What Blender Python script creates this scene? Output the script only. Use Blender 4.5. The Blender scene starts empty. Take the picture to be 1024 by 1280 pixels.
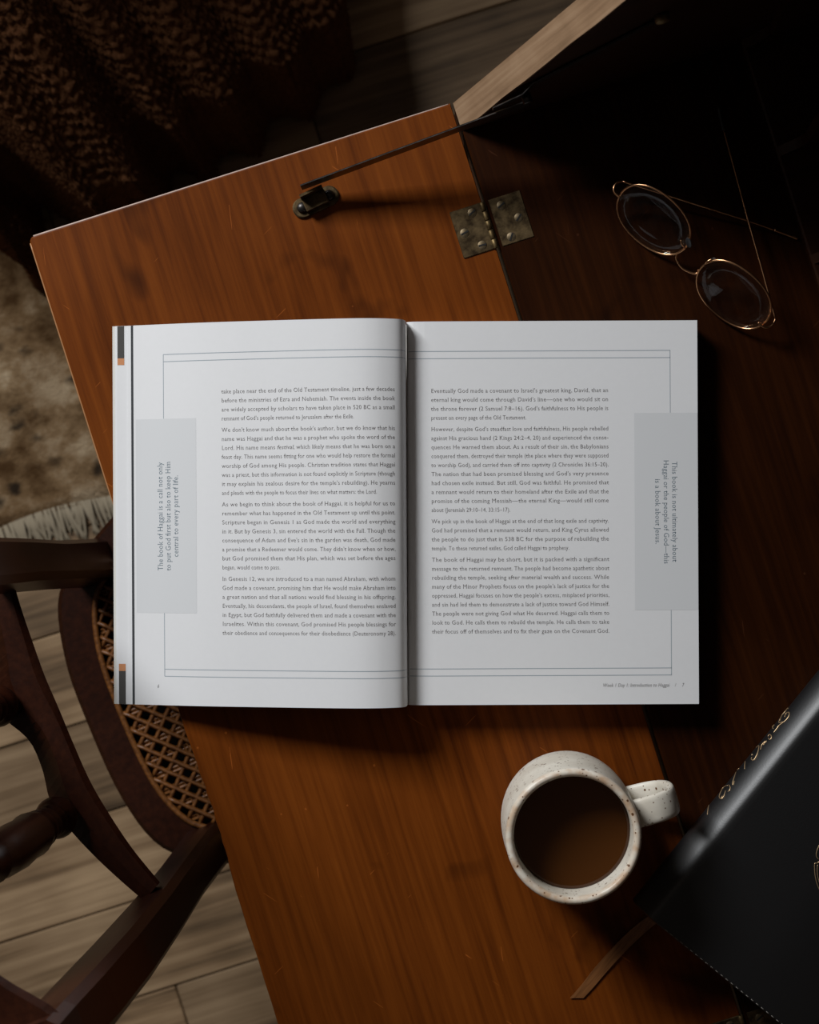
import bpy, bmesh, math, random
import numpy as np
from mathutils import Vector, Matrix
from mathutils.bvhtree import BVHTree

random.seed(7)
rng = np.random.default_rng(7)
scene = bpy.context.scene
COL = scene.collection

# ------------------------------------------------------------------ camera
F = 2222.0                 # focal length in pixels of the 1024x1280 frame
NX, NY = 582.0, 668.0      # pixel straight below the lens
ZT = 0.745                 # height of the writing surface
ZC = ZT + 1.1              # height of the lens
cam = bpy.data.objects.new('camera', bpy.data.cameras.new('camera'))
COL.objects.link(cam)
cam.location = (0, 0, ZC)
cam.data.sensor_fit = 'AUTO'
cam.data.sensor_width = 36.0
cam.data.lens = F / 1280.0 * 36.0
cam.data.shift_x = -(NX - 512.0) / 1280.0
cam.data.shift_y = (NY - 640.0) / 1280.0
cam.data.clip_start = 0.05
cam.data.dof.use_dof = True
cam.data.dof.focus_distance = 1.08
cam.data.dof.aperture_fstop = 13.0
scene.camera = cam

# ------------------------------------------------------------------ light
world = bpy.data.worlds.new('room_air')
scene.world = world
world.use_nodes = True
bg = world.node_tree.nodes['Background']
bg.inputs['Color'].default_value = (0.9, 0.95, 1.0, 1)
bg.inputs['Strength'].default_value = 0.05

UA = math.atan2(0.303, 0.953)                # desk, floor boards and room lie turned by this angle
U = Vector((math.cos(UA), math.sin(UA), 0))  # into the bureau
V = Vector((U.y, -U.x, 0))                   # along the hinge line
WV = -1.30                                   # inner face of the window wall (along V)
WU, WZ, WW, WH = -0.62, 1.80, 0.56, 0.62     # window centre, height and size
win = bpy.data.lights.new('window_daylight', 'AREA')
win.shape = 'RECTANGLE'
win.size = WW
win.size_y = WH
win.energy = 41.0
win.color = (0.965, 0.985, 1.0)
wo = bpy.data.objects.new('window_daylight', win)
COL.objects.link(wo)
wo.location = U * WU + V * (WV + 0.004) + Vector((0, 0, WZ))
wo.rotation_euler = V.to_track_quat('-Z', 'Z').to_euler()

scene.view_settings.view_transform = 'Standard'
scene.view_settings.look = 'None'
scene.view_settings.exposure = 0.0
scene.view_settings.gamma = 1.0
scene.view_settings.use_curve_mapping = False

# ------------------------------------------------------------------ helpers
def W(px, py, h):
    """photo pixel + height above the floor -> world point"""
    k = (ZC - h) / F
    return Vector(((px - NX) * k, (NY - py) * k, h))

def T(px, py, dz=0.0):
    return W(px, py, ZT + dz)

MATS = {}
PM = {}      # object name -> matrix that takes its children's coordinates to the world

def props(o, label=None, cat=None, group=None, kind=None):
    if label: o['label'] = label
    if cat: o['category'] = cat
    if group: o['group'] = group
    if kind: o['kind'] = kind
    return o

def thing(name, label, cat, loc=(0, 0, 0), rz=0.0, kind=None):
    o = bpy.data.objects.new(name, None)
    o.empty_display_size = 0.05
    COL.objects.link(o)
    o.location = loc
    o.rotation_euler = (0, 0, rz)
    PM[o.name] = Matrix.Translation(loc) @ Matrix.Rotation(rz, 4, 'Z')
    return props(o, label, cat, None, kind)

class MB:
    def __init__(s):
        s.v, s.f, s.sm = [], [], []
    def add(s, vs, fs, smooth=False):
        b = len(s.v)
        s.v += [Vector(p) for p in vs]
        s.f += [tuple(i + b for i in f) for f in fs]
        s.sm += [smooth] * len(fs)
        return s
    def prism(s, pts, z0, z1, smooth=False):
        n = len(pts)
        vs = [(p[0], p[1], z0) for p in pts] + [(p[0], p[1], z1) for p in pts]
        fs = [tuple(range(n - 1, -1, -1)), tuple(range(n, 2 * n))]
        s.add(vs, fs)
        s.add(vs, [(i, (i + 1) % n, n + (i + 1) % n, n + i) for i in range(n)], smooth)
        return s
    def loft(s, rings, smooth=True, caps=True, closed=True):
        n = len(rings[0])
        vs = [p for r in rings for p in r]
        fs = []
        m = n if closed else n - 1
        for k in range(len(rings) - 1):
            for i in range(m):
                j = (i + 1) % n
                fs.append((k * n + i, k * n + j, (k + 1) * n + j, (k + 1) * n + i))
        s.add(vs, fs, smooth)
        if caps and closed:
            b = len(s.v) - len(vs)
            s.f += [tuple(b + i for i in range(n - 1, -1, -1)), tuple(b + (len(rings) - 1) * n + i for i in range(n))]
            s.sm += [False, False]
        return s
    def tube(s, path, r, n=8, smooth=True, closed=False):
        path = [Vector(p) for p in path]
        rs = r if isinstance(r, (list, tuple)) else [r] * len(path)
        rings = []
        prev = None
        L = len(path)
        for i, p in enumerate(path):
            if closed:
                t = path[(i + 1) % L] - path[(i - 1) % L]
            else:
                t = path[min(i + 1, L - 1)] - path[max(i - 1, 0)]
            t.normalize()
            if prev is None:
                a = Vector((0, 0, 1)) if abs(t.z) < 0.9 else Vector((1, 0, 0))
                a = (a - t * a.dot(t)).normalized()
            else:
                a = (prev - t * prev.dot(t)).normalized()
            prev = a
            b = t.cross(a)
            rings.append([p + (a * math.cos(q) + b * math.sin(q)) * rs[i] for q in [2 * math.pi * k / n for k in range(n)]])
        if closed:
            rings.append(rings[0])
            return s.loft(rings, smooth, caps=False)
        return s.loft(rings, smooth)
    def lathe(s, prof, n=48, centre=(0, 0, 0), smooth=True):
        c = Vector(centre)
        rings = [[c + Vector((r * math.cos(2 * math.pi * k / n), r * math.sin(2 * math.pi * k / n), z)) for k in range(n)] for r, z in prof]
        return s.loft(rings, smooth)
    def box(s, x0, x1, y0, y1, z0, z1, bev=0.0):
        if bev <= 0:
            return s.prism([(x0, y0), (x1, y0), (x1, y1), (x0, y1)], z0, z1)
        def ring(d, z):
            return [Vector(p) for p in ((x0 + d, y0 + 0, z), (x1 - d, y0 + 0, z), (x1 - 0, y0 + d, z), (x1 - 0, y1 - d, z), (x1 - d, y1, z), (x0 + d, y1, z), (x0, y1 - d, z), (x0, y0 + d, z))]
        def ins(z):
            return [Vector(p) for p in ((x0 + bev, y0 + bev, z), (x1 - bev, y0 + bev, z), (x1 - bev, y0 + bev, z), (x1 - bev, y1 - bev, z), (x1 - bev, y1 - bev, z), (x0 + bev, y1 - bev, z), (x0 + bev, y1 - bev, z), (x0 + bev, y0 + bev, z))]
        return s.loft([ins(z0), ring(bev, z0 + bev), ring(bev, z1 - bev), ins(z1)], smooth=False)
    def build(s, name, mat, parent=None, local=False, label=None, kind=None):
        me = bpy.data.meshes.new(name)
        M = PM.get(parent.name, Matrix()) if parent is not None else Matrix()
        if local or parent is None:
            vs = [tuple(p) for p in s.v]
        else:
            Mi = M.inverted()
            vs = [tuple(Mi @ p) for p in s.v]
        me.from_pydata(vs, [], s.f)
        me.polygons.foreach_set('use_smooth', s.sm)
        me.materials.append(mat)
        bm = bmesh.new(); bm.from_mesh(me)
        bmesh.ops.remove_doubles(bm, verts=bm.verts, dist=1e-7)
        bmesh.ops.recalc_face_normals(bm, faces=bm.faces)
        bm.to_mesh(me); bm.free()
        me.update()
        o = bpy.data.objects.new(name, me)
        COL.objects.link(o)
        if parent is not None:
            o.parent = parent
            PM[o.name] = M
        if label: o['label'] = label
        if kind: o['kind'] = kind
        return o

def spline(pts, n=8, closed=False):
    """Catmull-Rom through the points"""
    P = [Vector(p) for p in pts]
    out = []
    L = len(P)
    rngk = L if closed else L - 1
    for i in range(rngk):
        g = (lambda k: P[k % L]) if closed else (lambda k: P[max(0, min(L - 1, k))])
        p0, p1, p2, p3 = g(i - 1), g(i), g(i + 1), g(i + 2)
        for k in range(n):
            t = k / n
            out.append(0.5 * ((2 * p1) + (p2 - p0) * t + (2 * p0 - 5 * p1 + 4 * p2 - p3) * t * t + (3 * p1 - p0 - 3 * p2 + p3) * t ** 3))
    if not closed:
        out.append(P[-1])
    return out

def interp(x, xs, ys):
    """smooth monotone-ish interpolation (cosine free: numpy pchip-like via linear on dense catmull)"""
    return float(np.interp(x, xs, ys))

# ------------------------------------------------------------------ materials
class NT:
    def __init__(s, name):
        s.m = bpy.data.materials.new(name)
        s.m.use_nodes = True
        s.t = s.m.node_tree
        s.b = s.t.nodes['Principled BSDF']
        s.out = s.t.nodes['Material Output']
    def n(s, typ, **kw):
        nd = s.t.nodes.new(typ)
        for k, v in kw.items():
            if k in nd.inputs: nd.inputs[k].default_value = v
            else: setattr(nd, k, v)
        return nd
    def l(s, a, b): s.t.links.new(a, b)
    def coords(s, scale, rot=(0, 0, 0)):
        tc = s.n('ShaderNodeTexCoord')
        mp = s.n('ShaderNodeMapping')
        mp.inputs['Scale'].default_value = scale
        mp.inputs['Rotation'].default_value = rot
        s.l(tc.outputs['Object'], mp.inputs['Vector'])
        return mp.outputs['Vector']
    def noise(s, vec, scale=1.0, detail=4.0, rough=0.55, dist=0.0):
        nd = s.n('ShaderNodeTexNoise')
        nd.inputs['Scale'].default_value = scale
        nd.inputs['Detail'].default_value = detail
        nd.inputs['Roughness'].default_value = rough
        nd.inputs['Distortion'].default_value = dist
        s.l(vec, nd.inputs['Vector'])
        return nd.outputs['Fac']
    def ramp(s, fac, stops):
        r = s.n('ShaderNodeValToRGB')
        e = r.color_ramp.elements
        while len(e) < len(stops): e.new(0.5)
        for i, (p, c) in enumerate(stops):
            e[i].position = p
            e[i].color = (*c, 1) if len(c) == 3 else c
        s.l(fac, r.inputs['Fac'])
        return r.outputs['Color']
    def mix(s, fac, a, b, mode='MIX'):
        m = s.n('ShaderNodeMix', data_type='RGBA', blend_type=mode)
        if isinstance(fac, (int, float)): m.inputs[0].default_value = fac
        else: s.l(fac, m.inputs[0])
        for sock, val in ((m.inputs[6], a), (m.inputs[7], b)):
            if isinstance(val, tuple): sock.default_value = (*val, 1)
            else: s.l(val, sock)
        return m.outputs[2]
    def math(s, op, a, b=0.0):
        m = s.n('ShaderNodeMath', operation=op)
        for i, v in enumerate((a, b)):
            if isinstance(v, (int, float)): m.inputs[i].default_value = v
            else: s.l(v, m.inputs[i])
        return m.outputs[0]
    def bump(s, h, strength=0.3, dist=0.001):
        b = s.n('ShaderNodeBump')
        b.inputs['Strength'].default_value = strength
        b.inputs['Distance'].default_value = dist
        s.l(h, b.inputs['Height'])
        s.l(b.outputs['Normal'], s.b.inputs['Normal'])

def setp(b, **kw):
    for k, v in kw.items():
        k = k.replace('_', ' ')
        b.inputs[k].default_value = v

def plain(name, col, rough=0.5, metal=0.0, spec=0.5):
    t = NT(name)
    t.b.inputs['Base Color'].default_value = (*col, 1)
    setp(t.b, Roughness=rough, Metallic=metal)
    t.b.inputs['Specular IOR Level'].default_value = spec
    return t.m

def wood(name, dark, mid, light, axis=1, fine=220.0, rough=0.38, spec=0.4, scratch=0.0, rnd=False, blotch=5.0, axis2=None, con=1.0):
    t = NT(name)
    sc = [fine, fine, fine]; sc[axis] = fine * 0.035
    if axis2 is not None: sc[axis2] = fine * 0.03
    vec = t.coords(tuple(sc))
    if rnd:
        oi = t.n('ShaderNodeObjectInfo')
        add = t.n('ShaderNodeVectorMath', operation='MULTIPLY_ADD')
        add.inputs[1].default_value = (1, 1, 1)
        t.l(vec, add.inputs[0])
        cmb = t.n('ShaderNodeCombineXYZ')
        off = t.math('MULTIPLY', oi.outputs['Random'], 137.0)
        for i in range(3): t.l(off, cmb.inputs[i])
        t.l(cmb.outputs[0], add.inputs[2])
        vec = add.outputs[0]
    n1 = t.noise(vec, 1.0, 5, 0.6)
    sc2 = [fine * 0.16] * 3; sc2[axis] = fine * 0.012
    n2 = t.noise(t.coords(tuple(sc2)), 1.0, 3, 0.5, 0.4)
    n3 = t.noise(t.coords((blotch,) * 3), 1.0, 3, 0.5)
    h = t.math('ADD', t.math('MULTIPLY', n1, 0.45), t.math('ADD', t.math('MULTIPLY', n2, 0.22), t.math('MULTIPLY', n3, 0.33)))
    col = t.ramp(h, [(0.5 - 0.17 * con, dark), (0.50, mid), (0.5 + 0.18 * con, light)])
    if rnd:
        hue = t.n('ShaderNodeHueSaturation')
        t.l(col, hue.inputs['Color'])
        t.l(t.math('ADD', t.math('MULTIPLY', oi.outputs['Random'], 0.55), 0.7), hue.inputs['Value'])
        col = hue.outputs['Color']
    if scratch > 0:
        # short worn nicks and fine scratches
        for ang, seed in ((0.9, 3.1), (-0.5, 9.7), (1.75, 5.3)):
            v0 = t.coords((1, 1, 1), (0, 0, ang))
            mp2 = t.n('ShaderNodeMapping'); mp2.inputs['Scale'].default_value = (38, 700, 38); mp2.inputs['Location'].default_value = (seed, seed * 3, 0)
            t.l(v0, mp2.inputs['Vector']); v = mp2.outputs['Vector']
            vv = t.noise(v, 1.0, 1.0, 0.4)
            k = t.noise(t.coords((16 + seed, 16, 16)), 1.0, 2, 0.5)
            line = t.math('GREATER_THAN', vv, 0.77)
            keep = t.math('GREATER_THAN', k, 0.58)
            f = t.math('MULTIPLY', t.math('MULTIPLY', line, keep), scratch)
            col = t.mix(f, col, tuple(min(1, c * 2.2 + 0.01) for c in light))
        spk = t.n('ShaderNodeTexVoronoi')
        spk.inputs['Scale'].default_value = 70.0
        t.l(t.coords((1, 1, 1)), spk.inputs['Vector'])
        sp = t.math('LESS_THAN', spk.outputs['Distance'], 0.055)
        keep = t.math('GREATER_THAN', t.noise(t.coords((30, 30, 30)), 1.0, 2, 0.5), 0.57)
        col = t.mix(t.math('MULTIPLY', t.math('MULTIPLY', sp, keep), scratch), col, tuple(min(1, c * 2.0 + 0.01) for c in light))
        # old ink and water marks
        st = t.noise(t.coords((13, 11, 13)), 1.0, 3, 0.6, 0.5)
        stf = t.ramp(st, [(0.63, (0, 0, 0)), (0.74, (0.75, 0.75, 0.75))])
        col = t.mix(stf, col, tuple(c * 0.5 for c in dark))
    t.l(col, t.b.inputs['Base Color'])
    setp(t.b, Roughness=rough)
    t.b.inputs['Specular IOR Level'].default_value = spec
    rr = t.math('ADD', t.math('MULTIPLY', n3, 0.25), rough - 0.12)
    t.l(rr, t.b.inputs['Roughness'])
    t.bump(n1, 0.12, 0.0006)
    return t.m

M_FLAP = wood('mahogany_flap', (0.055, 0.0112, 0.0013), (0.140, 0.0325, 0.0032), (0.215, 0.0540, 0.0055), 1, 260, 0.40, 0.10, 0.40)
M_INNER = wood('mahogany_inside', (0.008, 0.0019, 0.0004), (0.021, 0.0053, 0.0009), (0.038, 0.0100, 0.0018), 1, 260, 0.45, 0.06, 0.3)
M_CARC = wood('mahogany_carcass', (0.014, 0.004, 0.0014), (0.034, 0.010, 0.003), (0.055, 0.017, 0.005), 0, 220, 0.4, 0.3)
M_EDGE = wood('worn_pale_edge', (0.16, 0.092, 0.048), (0.30, 0.185, 0.105), (0.42, 0.28, 0.17), 0, 300, 0.6, 0.3, axis2=2)
M_CHAIR = wood('dark_polished_chair_wood', (0.009, 0.0022, 0.0009), (0.023, 0.0054, 0.0019), (0.042, 0.0105, 0.0036), 2, 200, 0.34, 0.28)
M_FLOOR = wood('greyed_oak_plank', (0.055, 0.032, 0.016), (0.265, 0.168, 0.090), (0.47, 0.32, 0.185), 0, 85, 0.55, 0.3, rnd=True, blotch=6, con=0.72)
M_SUB = plain('dark_subfloor', (0.02, 0.014, 0.009), 0.9)

def brass_mat(name, c1, c2, rough=0.45):
    t = NT(name)
    n = t.noise(t.coords((160, 160, 160)), 1.0, 4, 0.65)
    t.l(t.ramp(n, [(0.35, c1), (0.65, c2)]), t.b.inputs['Base Color'])
    setp(t.b, Metallic=0.85, Roughness=rough)
    t.bump(n, 0.25, 0.0004)
    return t.m
M_BRASS = brass_mat('tarnished_brass', (0.035, 0.021, 0.009), (0.14, 0.094, 0.044), 0.6)
M_BRASS2 = brass_mat('brighter_brass', (0.08, 0.05, 0.02), (0.26, 0.18, 0.08), 0.55)
M_STEEL = brass_mat('dark_steel', (0.030, 0.026, 0.024), (0.075, 0.068, 0.064), 0.36)
M_SCREW = brass_mat('worn_screw', (0.10, 0.07, 0.035), (0.24, 0.18, 0.11), 0.5)
M_BLACK = plain('screw_slot', (0.006, 0.005, 0.004), 0.8)

# ================================================================== SETTING
M_WALL = plain('warm_grey_wall_paint', (0.085, 0.07, 0.058), 0.9, 0, 0.2)
M_WHITE = plain('white_window_paint', (0.7, 0.69, 0.66), 0.5)
U0, U1, V0, V1, CZ = -1.9, 0.43, WV, 1.45, 2.75
def ubox(mb, u0, u1, v0, v1, z0, z1):
    mb.prism([tuple((U * a + V * b)[:2]) for a, b in ((u0, v0), (u1, v0), (u1, v1), (u0, v1))], z0, z1)
    return mb
def room(name, *boxes):
    mb = MB()
    for b in boxes: ubox(mb, *b)
    o = mb.build(name, M_WALL); o['kind'] = 'structure'; return o
room('wall_left', (U0 - 0.1, U0, V0 - 0.1, V1 + 0.1, 0, CZ))
room('wall_right', (U1, U1 + 0.1, V0 - 0.1, V1 + 0.1, 0, CZ))
room('wall_front', (U0, U1, V1, V1 + 0.1, 0, CZ))
w0, w1, z0_, z1_ = WU - WW / 2, WU + WW / 2, WZ - WH / 2, WZ + WH / 2
room('wall_back', (U0, w0, V0 - 0.1, V0, 0, CZ), (w1, U1, V0 - 0.1, V0, 0, CZ), (w0, w1, V0 - 0.1, V0, 0, z0_), (w0, w1, V0 - 0.1, V0, z1_, CZ))
room('ceiling', (U0 - 0.1, U1 + 0.1, V0 - 0.1, V1 + 0.1, CZ, CZ + 0.05))
mb = MB()
for b in ((w0, w0 + 0.05, z0_, z1_), (w1 - 0.05, w1, z0_, z1_), (w0, w1, z0_, z0_ + 0.05), (w0, w1, z1_ - 0.05, z1_), (WU - 0.015, WU + 0.015, z0_, z1_), (w0, w1, WZ - 0.015, WZ + 0.015)):
    ubox(mb, b[0], b[1], V0 - 0.07, V0 - 0.03, b[2], b[3])
wf = mb.build('window_1', M_WHITE); wf['kind'] = 'structure'

floor = MB().prism([tuple((U * a + V * b)[:2]) for a, b in ((U0, V0), (U1, V0), (U1, V1), (U0, V1))], -0.03, -0.012).build('floor', M_SUB)
floor['kind'] = 'structure'
PW, PLN = 0.0965, 1.25
pm = None
row = 0
v = -0.031 - PW * 13
meshes = {}
while v < V1:
    va, vb = max(v, V0), min(v + PW, V1)
    a = U0 - ((row * 0.437) % 1.0) * PLN if row != 17 else -0.429 - PLN * 2
    while a < U1:
        ua, ub = max(a, U0), min(a + PLN, U1)
        if ub - ua > 0.02 and vb - va > 0.02:
            key = (round(ub - ua, 4), round(vb - va, 4))
            if key not in meshes:
                o = MB().box(-key[0] / 2 + 0.0006, key[0] / 2 - 0.0006, -key[1] / 2 + 0.0007, key[1] / 2 - 0.0007, -0.012, 0.0, 0.0012).build('plank', M_FLOOR, floor, local=True)
                meshes[key] = o
            else:
                o = meshes[key].copy(); COL.objects.link(o)
            o.location = U * ((ua + ub) / 2) + V * ((va + vb) / 2)
            o.rotation_euler = (0, 0, UA)
        a += PLN
    v += PW
    row += 1

# ---- rug
def rug_material():
    t = NT('worn_beige_rug_pile')
    n1 = t.noise(t.coords((22, 26, 22)), 1.0, 5, 0.65)
    base = t.ramp(n1, [(0.34, (0.15, 0.085, 0.038)), (0.5, (0.38, 0.255, 0.140)), (0.64, (0.66, 0.515, 0.345))])
    vo = t.n('ShaderNodeTexVoronoi')
    vo.inputs['Scale'].default_value = 30.0
    vo.inputs['Randomness'].default_value = 0.8
    dn = t.n('ShaderNodeTexNoise'); dn.inputs['Scale'].default_value = 60.0
    vec = t.coords((1, 1.35, 1), (0, 0, 0.6))
    t.l(vec, dn.inputs['Vector'])
    ad = t.n('ShaderNodeVectorMath', operation='MULTIPLY_ADD')
    ad.inputs[1].default_value = (0.02, 0.02, 0.02)
    t.l(dn.outputs['Color'], ad.inputs[0]); t.l(vec, ad.inputs[2])
    t.l(ad.outputs[0], vo.inputs['Vector'])
    spot = t.ramp(vo.outputs['Distance'], [(0.14, (0.95, 0.95, 0.95)), (0.36, (0, 0, 0))])
    keep = t.ramp(t.noise(t.coords((17, 17, 17)), 1.0, 2, 0.5), [(0.44, (0, 0, 0)), (0.54, (1, 1, 1))])
    f = t.mix(1.0, spot, keep, 'MULTIPLY')
    col = t.mix(f, base, (0.045, 0.033, 0.024))
    big = t.ramp(t.noise(t.coords((7, 9, 7)), 1.0, 3, 0.5), [(0.42, (0.62, 0.56, 0.50)), (0.62, (1, 1, 1))])
    col = t.mix(1.0, col, big, 'MULTIPLY')
    t.l(col, t.b.inputs['Base Color'])
    setp(t.b, Roughness=0.95)
    t.b.inputs['Specular IOR Level'].default_value = 0.1
    t.bump(t.noise(t.coords((420, 420, 420)), 1.0, 2, 0.6), 0.8, 0.003)
    return t.m
M_RUG = rug_material()
M_FRINGE = plain('cream_fringe_cotton', (0.40, 0.335, 0.24), 0.95, 0, 0.1)
rug_v = (90 - NX) * 0.303 * 0.83e-3 + (640 - NY) * 0.953 * 0.83e-3
ROFF = 0.13
rc = U * -0.75 + V * rug_v
rug = thing('rug', 'worn beige rug with dark spots and a pale fringe on the plank floor', 'rug', (rc.x, rc.y, 0.0), UA)
mb = MB()
nx, ny = 60, 50
LX, LY = 0.99, 1.0
for side, zz in ((1, 0.009), (0, 0.0005)):
    pass
vs = []; fs = []
for j in range(ny + 1):
    for i in range(nx + 1):
        x = -0.55 + LX * i / nx
        y = LY * j / ny + 0.006 * math.sin(x * 23) * (1 if j == 0 else 0)
        vs.append((x, y, 0.009 + 0.0012 * math.sin(x * 31 + y * 17) + 0.001 * math.sin(x * 57 - y * 43)))
for j in range(ny):
    for i in range(nx):
        k = j * (nx + 1) + i
        fs.append((k, k + 1, k + nx + 2, k + nx + 1))
mb.add(vs, fs, True)
# hem side walls
per = [i for i in range(nx + 1)] + [(j + 1) * (nx + 1) - 1 for j in range(1, ny + 1)] + [ny * (nx + 1) + i for i in range(nx - 1, -1, -1)] + [j * (nx + 1) for j in range(ny - 1, 0, -1)]
pv = [vs[i] for i in per]; n = len(pv)
mb.add(pv + [(p[0], p[1], 0.0006) for p in pv], [(i, n + i, n + (i + 1) % n, (i + 1) % n) for i in range(n)])
mb.build('pile', M_RUG, rug, local=True)
mb = MB()
for i in range(520):
    x = -0.55 + LX * i / 520 + random.uniform(-0.002, 0.002)
    y0 = 0.006 * math.sin(x * 23)
    ln = random.uniform(0.022, 0.040)
    dx = random.uniform(-0.008, 0.008)
    mb.tube([(x, y0 + 0.004, 0.008), (x + dx * 0.3, y0 - ln * 0.35, 0.0065), (x + dx, y0 - ln * 0.8, 0.0026), (x + dx * 1.4, y0 - ln, 0.0022)], [0.0016, 0.0017, 0.0015, 0.0008], 5)
mb.build('fringe', M_FRINGE, rug, local=True, label='pale cotton fringe', kind='stuff')

# ================================================================== BUREAU
C = T(565, 128)
DW = 0.720
bur = thing('writing_bureau', 'brown wooden writing bureau with fold-down flap and open pigeonholes', 'desk', (C.x, C.y, 0.0), UA)
def D(a, v, z=0.0):       # bureau coordinates: a into the cabinet, v along the hinge, z above the writing surface
    return Vector((a, -v, ZT + z))

# flap: outline with rounded corner, painted glint on left edge
FL = 0.2755
outl = []
def wear(v):
    w = 0.0
    if 0.325 < v < 0.425:
        e = math.sin((v - 0.325) / 0.10 * math.pi)
        w += 0.0016 * e + 0.0004 * math.sin(v * 410) * e
    w += 0.00012 * (math.sin(v * 190 + 1.0) + math.sin(v * 83)) * (1 if v > 0.3 else 0.2)
    return max(w, -0.0002)
for k in range(7):
    q = math.pi / 2 * k / 6
    outl.append((-FL + 0.005 - 0.005 * math.sin(q), 0.005 - 0.005 * math.cos(q)))
nv = 140
for k in range(1, nv + 1):
    v = 0.006 + (DW - 0.006) * k / nv
    outl.append((-FL + wear(v), v))
outl += [(-0.0012, DW), (-0.0012, 0.0)]
mb = MB()
def oring(d, z):
    r = []
    for (a, v) in outl:
        aa = min(max(a, -FL + d + wear(v) * 1.0), -0.0012 - d * 0.3)
        vv = min(max(v, d), DW - d)
        r.append(D(aa, vv, z))
    return r
mb.loft([oring(0.0010, -0.018), oring(0.0, -0.017), oring(0.0, -0.0013), oring(0.0004, -0.0004), oring(0.0013, 0.0)], smooth=False)
mb.build('flap', M_FLAP, bur, local=True, label='hinged fold-down writing flap of scratched orange-brown wood')

M_GLINT1 = plain('painted_pale_glint', (0.50, 0.36, 0.30), 0.4)  # window highlight on the flap's top edge, painted as a pale strip
M_GLINT2 = plain('painted_orange_glint', (0.40, 0.185, 0.075), 0.45)  # lit left edge of the flap, painted as an orange strip
MB().tube([D(-FL + 0.0035 + (FL - 0.006) * k / 40, 0.0004, -0.0007) for k in range(41)], [0.0003 + 0.00045 * (1 - 0.6 * k / 40) for k in range(41)], 6).build('edge_glint', M_GLINT1, bur, local=True, label='pale painted glint along the flap edge')
MB().tube([D(-FL + 0.0004, 0.004 + 0.182 * k / 40, -0.0007) for k in range(41)], [0.0006] * 36 + [0.0005, 0.0004, 0.0003, 0.0002, 0.0001], 6).build('edge_glint', M_GLINT2, bur, local=True, label='orange painted glint along the flap edge')
TH = 0.019
mb = MB(); r1 = [D(a, v, z) for a, v, z in ((0.0010, TH + 0.0004, -0.018), (0.32, TH + 0.0004, -0.018), (0.32, DW - TH, -0.018), (0.0010, DW - TH, -0.018))]
r2 = [Vector((p.x, p.y, ZT - 0.001)) for p in r1]
r3 = [D(0.002, TH + 0.0004, 0), D(0.32, TH + 0.0004, 0), D(0.32, DW - TH, 0), D(0.002, DW - TH, 0)]
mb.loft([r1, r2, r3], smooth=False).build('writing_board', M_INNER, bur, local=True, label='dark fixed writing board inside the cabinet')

SL = 0.151          # depth of the slope
SH = 0.300          # rise of the slope
def side_panel(v0):
    mb = MB()
    prof = [(0.0016, -0.69), (0.0016, -0.001), (0.0016 + SL, SH), (0.32, SH), (0.32, -0.69)]
    vs = [D(a, v0, z) for a, z in prof] + [D(a, v0 + TH, z) for a, z in prof]
    n = 5
    mb.add(vs, [tuple(range(n)), tuple(range(2 * n - 1, n - 1, -1))] + [(i, n + i, n + (i + 1) % n, (i + 1) % n) for i in range(n)])
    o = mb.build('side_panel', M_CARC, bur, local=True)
    # pale worn front edge on the slope
    e = MB()
    nn = Vector((-SH, 0, SL)).normalized() * 0.0012
    p = []
    for k in range(13):
        f = k / 12
        a, z = 0.0016 + SL * f, -0.001 + (SH + 0.001) * f
        j = 0.0003 * math.sin(k * 2.3)
        p.append((D(a, v0 + 0.0006, z) , D(a, v0 + TH - 0.0006 + j, z)))
    rings = [[q0, q0 + nn, q1 + nn, q1] for q0, q1 in p]
    e.loft(rings, smooth=False).build('edge_strip', M_EDGE, o, local=True, label='pale worn front edge of the side panel')
    return o
PM_side = side_panel(0.0)
side_panel(DW - TH)
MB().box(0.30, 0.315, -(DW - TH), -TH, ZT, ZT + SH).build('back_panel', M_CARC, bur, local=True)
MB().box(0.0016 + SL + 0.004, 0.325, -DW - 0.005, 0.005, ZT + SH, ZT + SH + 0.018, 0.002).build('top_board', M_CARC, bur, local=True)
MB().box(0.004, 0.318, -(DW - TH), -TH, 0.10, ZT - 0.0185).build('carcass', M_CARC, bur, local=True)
for a in (0.03, 0.29):
    for v in (0.04, DW - 0.04):
        MB().box(a - 0.022, a + 0.022, -v - 0.02, -v + 0.02, 0.0, 0.10, 0.003).build('foot', M_CARC, bur, local=True)

# pigeonholes
MB().box(0.1805, 0.30, -(DW - TH), -TH, ZT + 0.0002, ZT + 0.0085, 0.0012).build('pigeonhole_floor', M_CARC, bur, local=True)
prof = spline([(0.1815, 0.0085, 0), (0.186, 0.013, 0), (0.192, 0.019, 0), (0.1955, 0.028, 0), (0.194, 0.050, 0), (0.1925, 0.080, 0), (0.197, 0.105, 0), (0.21, 0.125, 0), (0.215, 0.15, 0), (0.213, 0.19, 0), (0.215, 0.2995, 0)], 4)
nd = 10
for k in range(nd):
    v0 = 0.0192 + 0.0694 * k
    if v0 + 0.006 > DW - TH: break
    mb = MB()
    pts = [(p.x, p.y) for p in prof] + [(0.30, 0.2995), (0.30, 0.0085)]
    n = len(pts)
    vs = [D(a, v0, z) for a, z in pts] + [D(a, v0 + 0.006, z) for a, z in pts]
    mb.add(vs, [tuple(range(n)), tuple(range(2 * n - 1, n - 1, -1))] + [(i, n + i, n + (i + 1) % n, (i + 1) % n) for i in range(n)])
    mb.build('divider', M_CARC, bur, local=True)

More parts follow.
